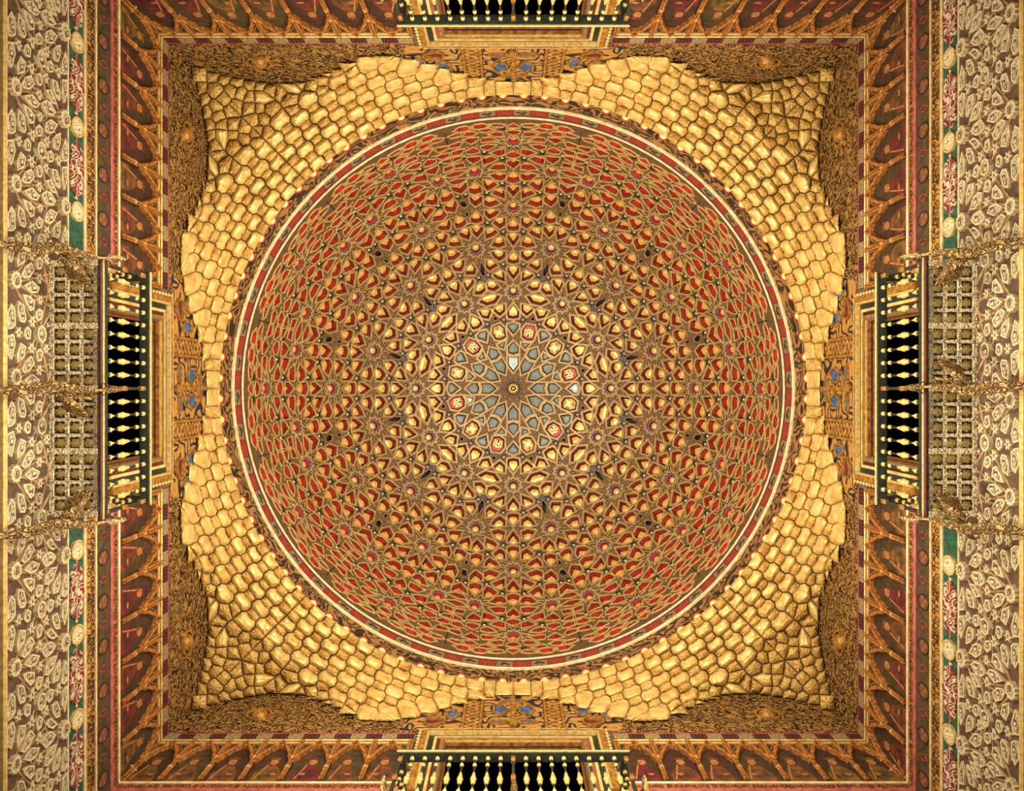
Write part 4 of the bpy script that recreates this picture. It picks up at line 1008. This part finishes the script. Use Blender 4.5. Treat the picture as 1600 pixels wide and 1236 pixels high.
def muq_cell(kind, P, pts):
    """one cell: a swelling, fluted fan or a long barrel, set in its own dark joint"""
    P = P if area2(P) > 0 else P[::-1]; ar = abs(area2(P)); size = math.sqrt(ar)
    if ar < 8: return None
    cx = sum(p[0] for p in P)/len(P); cy = sum(p[1] for p in P)/len(P)
    r = math.hypot(cx, cy); inx, iny = -cx/r, -cy/r
    per = sum(math.dist(P[i-1], P[i]) for i in range(len(P))); Q = []
    for i in range(len(P)):
        a, b_ = P[i], P[(i+1) % len(P)]; m = max(1, round(math.dist(a, b_)/per*(16 if kind != 'b' else 12)))
        Q += [(a[0]+(b_[0]-a[0])*j/m, a[1]+(b_[1]-a[1])*j/m) for j in range(m)]
    if len(Q) % 2: a, b_ = Q[-1], Q[0]; Q.append(((a[0]+b_[0])/2, (a[1]+b_[1])/2))
    n = len(Q); mpp = zsurf(cx, cy)/F; S = size*mpp
    if kind == 'b':
        ex, ey = (pts[-1][0]-pts[0][0])*.42, (pts[-1][1]-pts[0][1])*.42; dx_, dy_ = inx*size*.10, iny*size*.10; A, B = (cx-ex-dx_, cy-ey-dy_), (cx+ex-dx_, cy+ey-dy_); h = .66*S
    else: A = B = (cx-inx*size*.10, cy-iny*size*.10); h = .88*S
    off = random.uniform(-.03, .05)
    def rg(k, hh, fl=0.0, lip=0.0):
        out = []
        for i, p in enumerate(Q):
            q = inset_seg(p, A, B, k); dn = ((p[0]-cx)*inx+(p[1]-cy)*iny)/(math.hypot(p[0]-cx, p[1]-cy)+1e-6)
            out.append(m3(q, off+hh*(1+(fl if i % 2 else -fl))+lip*max(0, dn)))
        return out
    f = .05 if kind == 'b' else .20
    back = rg(.96, -.26)
    if kind in 'rR': rs = [back, rg(.9, -.02), rg(.86, .05), rg(.62, .03, .5), rg(.5, .08, .3), rg(.28, .05), rg(.22, .1)]
    else: rs = [back, rg(.955, -.02), rg(.945, 0, 0, .075), rg(.88, .01, 0, .075)]+[rg(k, h*math.sqrt(1-(k/.93)**2), f*g) for k, g in ((.86, .9), (.72, 1.0), (.52, .7), (.3, .4))]
    vs = [p for q in rs for p in q]; fs = []
    for j in range(len(rs)-1):
        for i in range(n): k = (i+1) % n; fs.append((j*n+i, j*n+k, (j+1)*n+k, (j+1)*n+i))
    b = MB()
    if kind == 'b': fs.append(tuple(range((len(rs)-1)*n, len(rs)*n)))
    else:
        vs.append(m3(A, off+(h if kind not in 'rR' else .12))); fs += [((len(rs)-1)*n+i, (len(rs)-1)*n+(i+1) % n, len(vs)-1) for i in range(n)]
    b.add(vs, fs); return b
CORN = ['top left', 'top right', 'bottom right', 'bottom left']
roots = []
for k in range(4):
    o = bpy.data.objects.new('muqarnas_vault', None); col.objects.link(o)
    o.rotation_euler = (0, 0, k*math.pi/2); o.location = rz(k) @ Vector((-4.4, -4.4, 12.9))
    tag(o, 'gilt honeycomb muqarnas vault in the '+CORN[k]+' corner of the photo', 'muqarnas', 'gilt muqarnas corners'); roots.append(o)
BASE = Vector((-4.4, -4.4, 12.9)); SWAP = Matrix(((0, 1, 0, 0), (1, 0, 0, 0), (0, 0, 1, 0), (0, 0, 0, 1)))
nm = 0
for kind, polys, pts, c in muq_cells():
    if not polys: continue
    P = hull([p for q in polys for p in q]); b = muq_cell(kind, P, pts)
    if b is None: continue
    nm_ = 'rosette' if kind in 'rR' else 'muqarnas_cell'; sets = [b]
    if kind not in 'dR':
        b2 = MB(); b2.v = [(p[1], p[0], p[2]) for p in b.v]; b2.f = [f[::-1] for f in b.f]; b2.m = list(b.m); sets.append(b2)
    for bb in sets:
        bb.v = [tuple(Vector(p)-BASE) for p in bb.v]; me = bb.mesh(nm_, ['gold'])
        for o in roots: link(nm_, me, o); nm += 1
print('muqarnas cells', nm)
# dark core behind the cells
b = MB(); NA, NT = 48, 10
for k in range(1):
    vs = []; fs = []
    for i in range(NA+1):
        th = (math.pi/2)*i/NA; cu, cw = math.cos(th), math.sin(th)
        a, c_ = max(cu, cw), min(cu, cw); o_ = outer(a*500, c_*500); so = o_/a; si = (RIN-6)
        for j in range(NT+1):
            rr = so+(si-so)*j/NT; p = (cu*rr, cw*rr); vs.append(m3(p, -.22)-BASE)
    for i in range(NA):
        for j in range(NT): fs.append((i*(NT+1)+j, i*(NT+1)+j+1, (i+1)*(NT+1)+j+1, (i+1)*(NT+1)+j))
    b.add(vs, fs)
core_me = b.mesh('core', ['dark_wood'])
for o in roots: link('core', core_me, o)
# scalloped lips with a red edge along the round opening
b = MB(); n = 10; arc = [(math.cos(math.pi*i/(n-1))*.085, math.sin(math.pi*i/(n-1))*.085) for i in range(n)]
vb = [(-4.94+x, y, 13.845-13.95) for y, x in arc]; vt = [(-4.94+x*.9, y*.9, 13.91-13.95) for y, x in arc]; vc = [(-4.94+x*.78, y*.78, 13.838-13.95) for y, x in arc]
b.add(vb+vt, [(i, i+1, n+i+1, n+i) for i in range(n-1)], 1); b.add(vb+vc, [(i, i+1, n+i+1, n+i) for i in range(n-1)], 1); b.add(vc+[(-4.92, 0, 13.815-13.95)], [(i, i+1, n) for i in range(n-1)], 0)
sc_me = b.mesh('scallop', ['gold', 'block_red'])
for i in range(88): link('scallop', sc_me, ring, rotz=2*math.pi*(i+.5)/88)
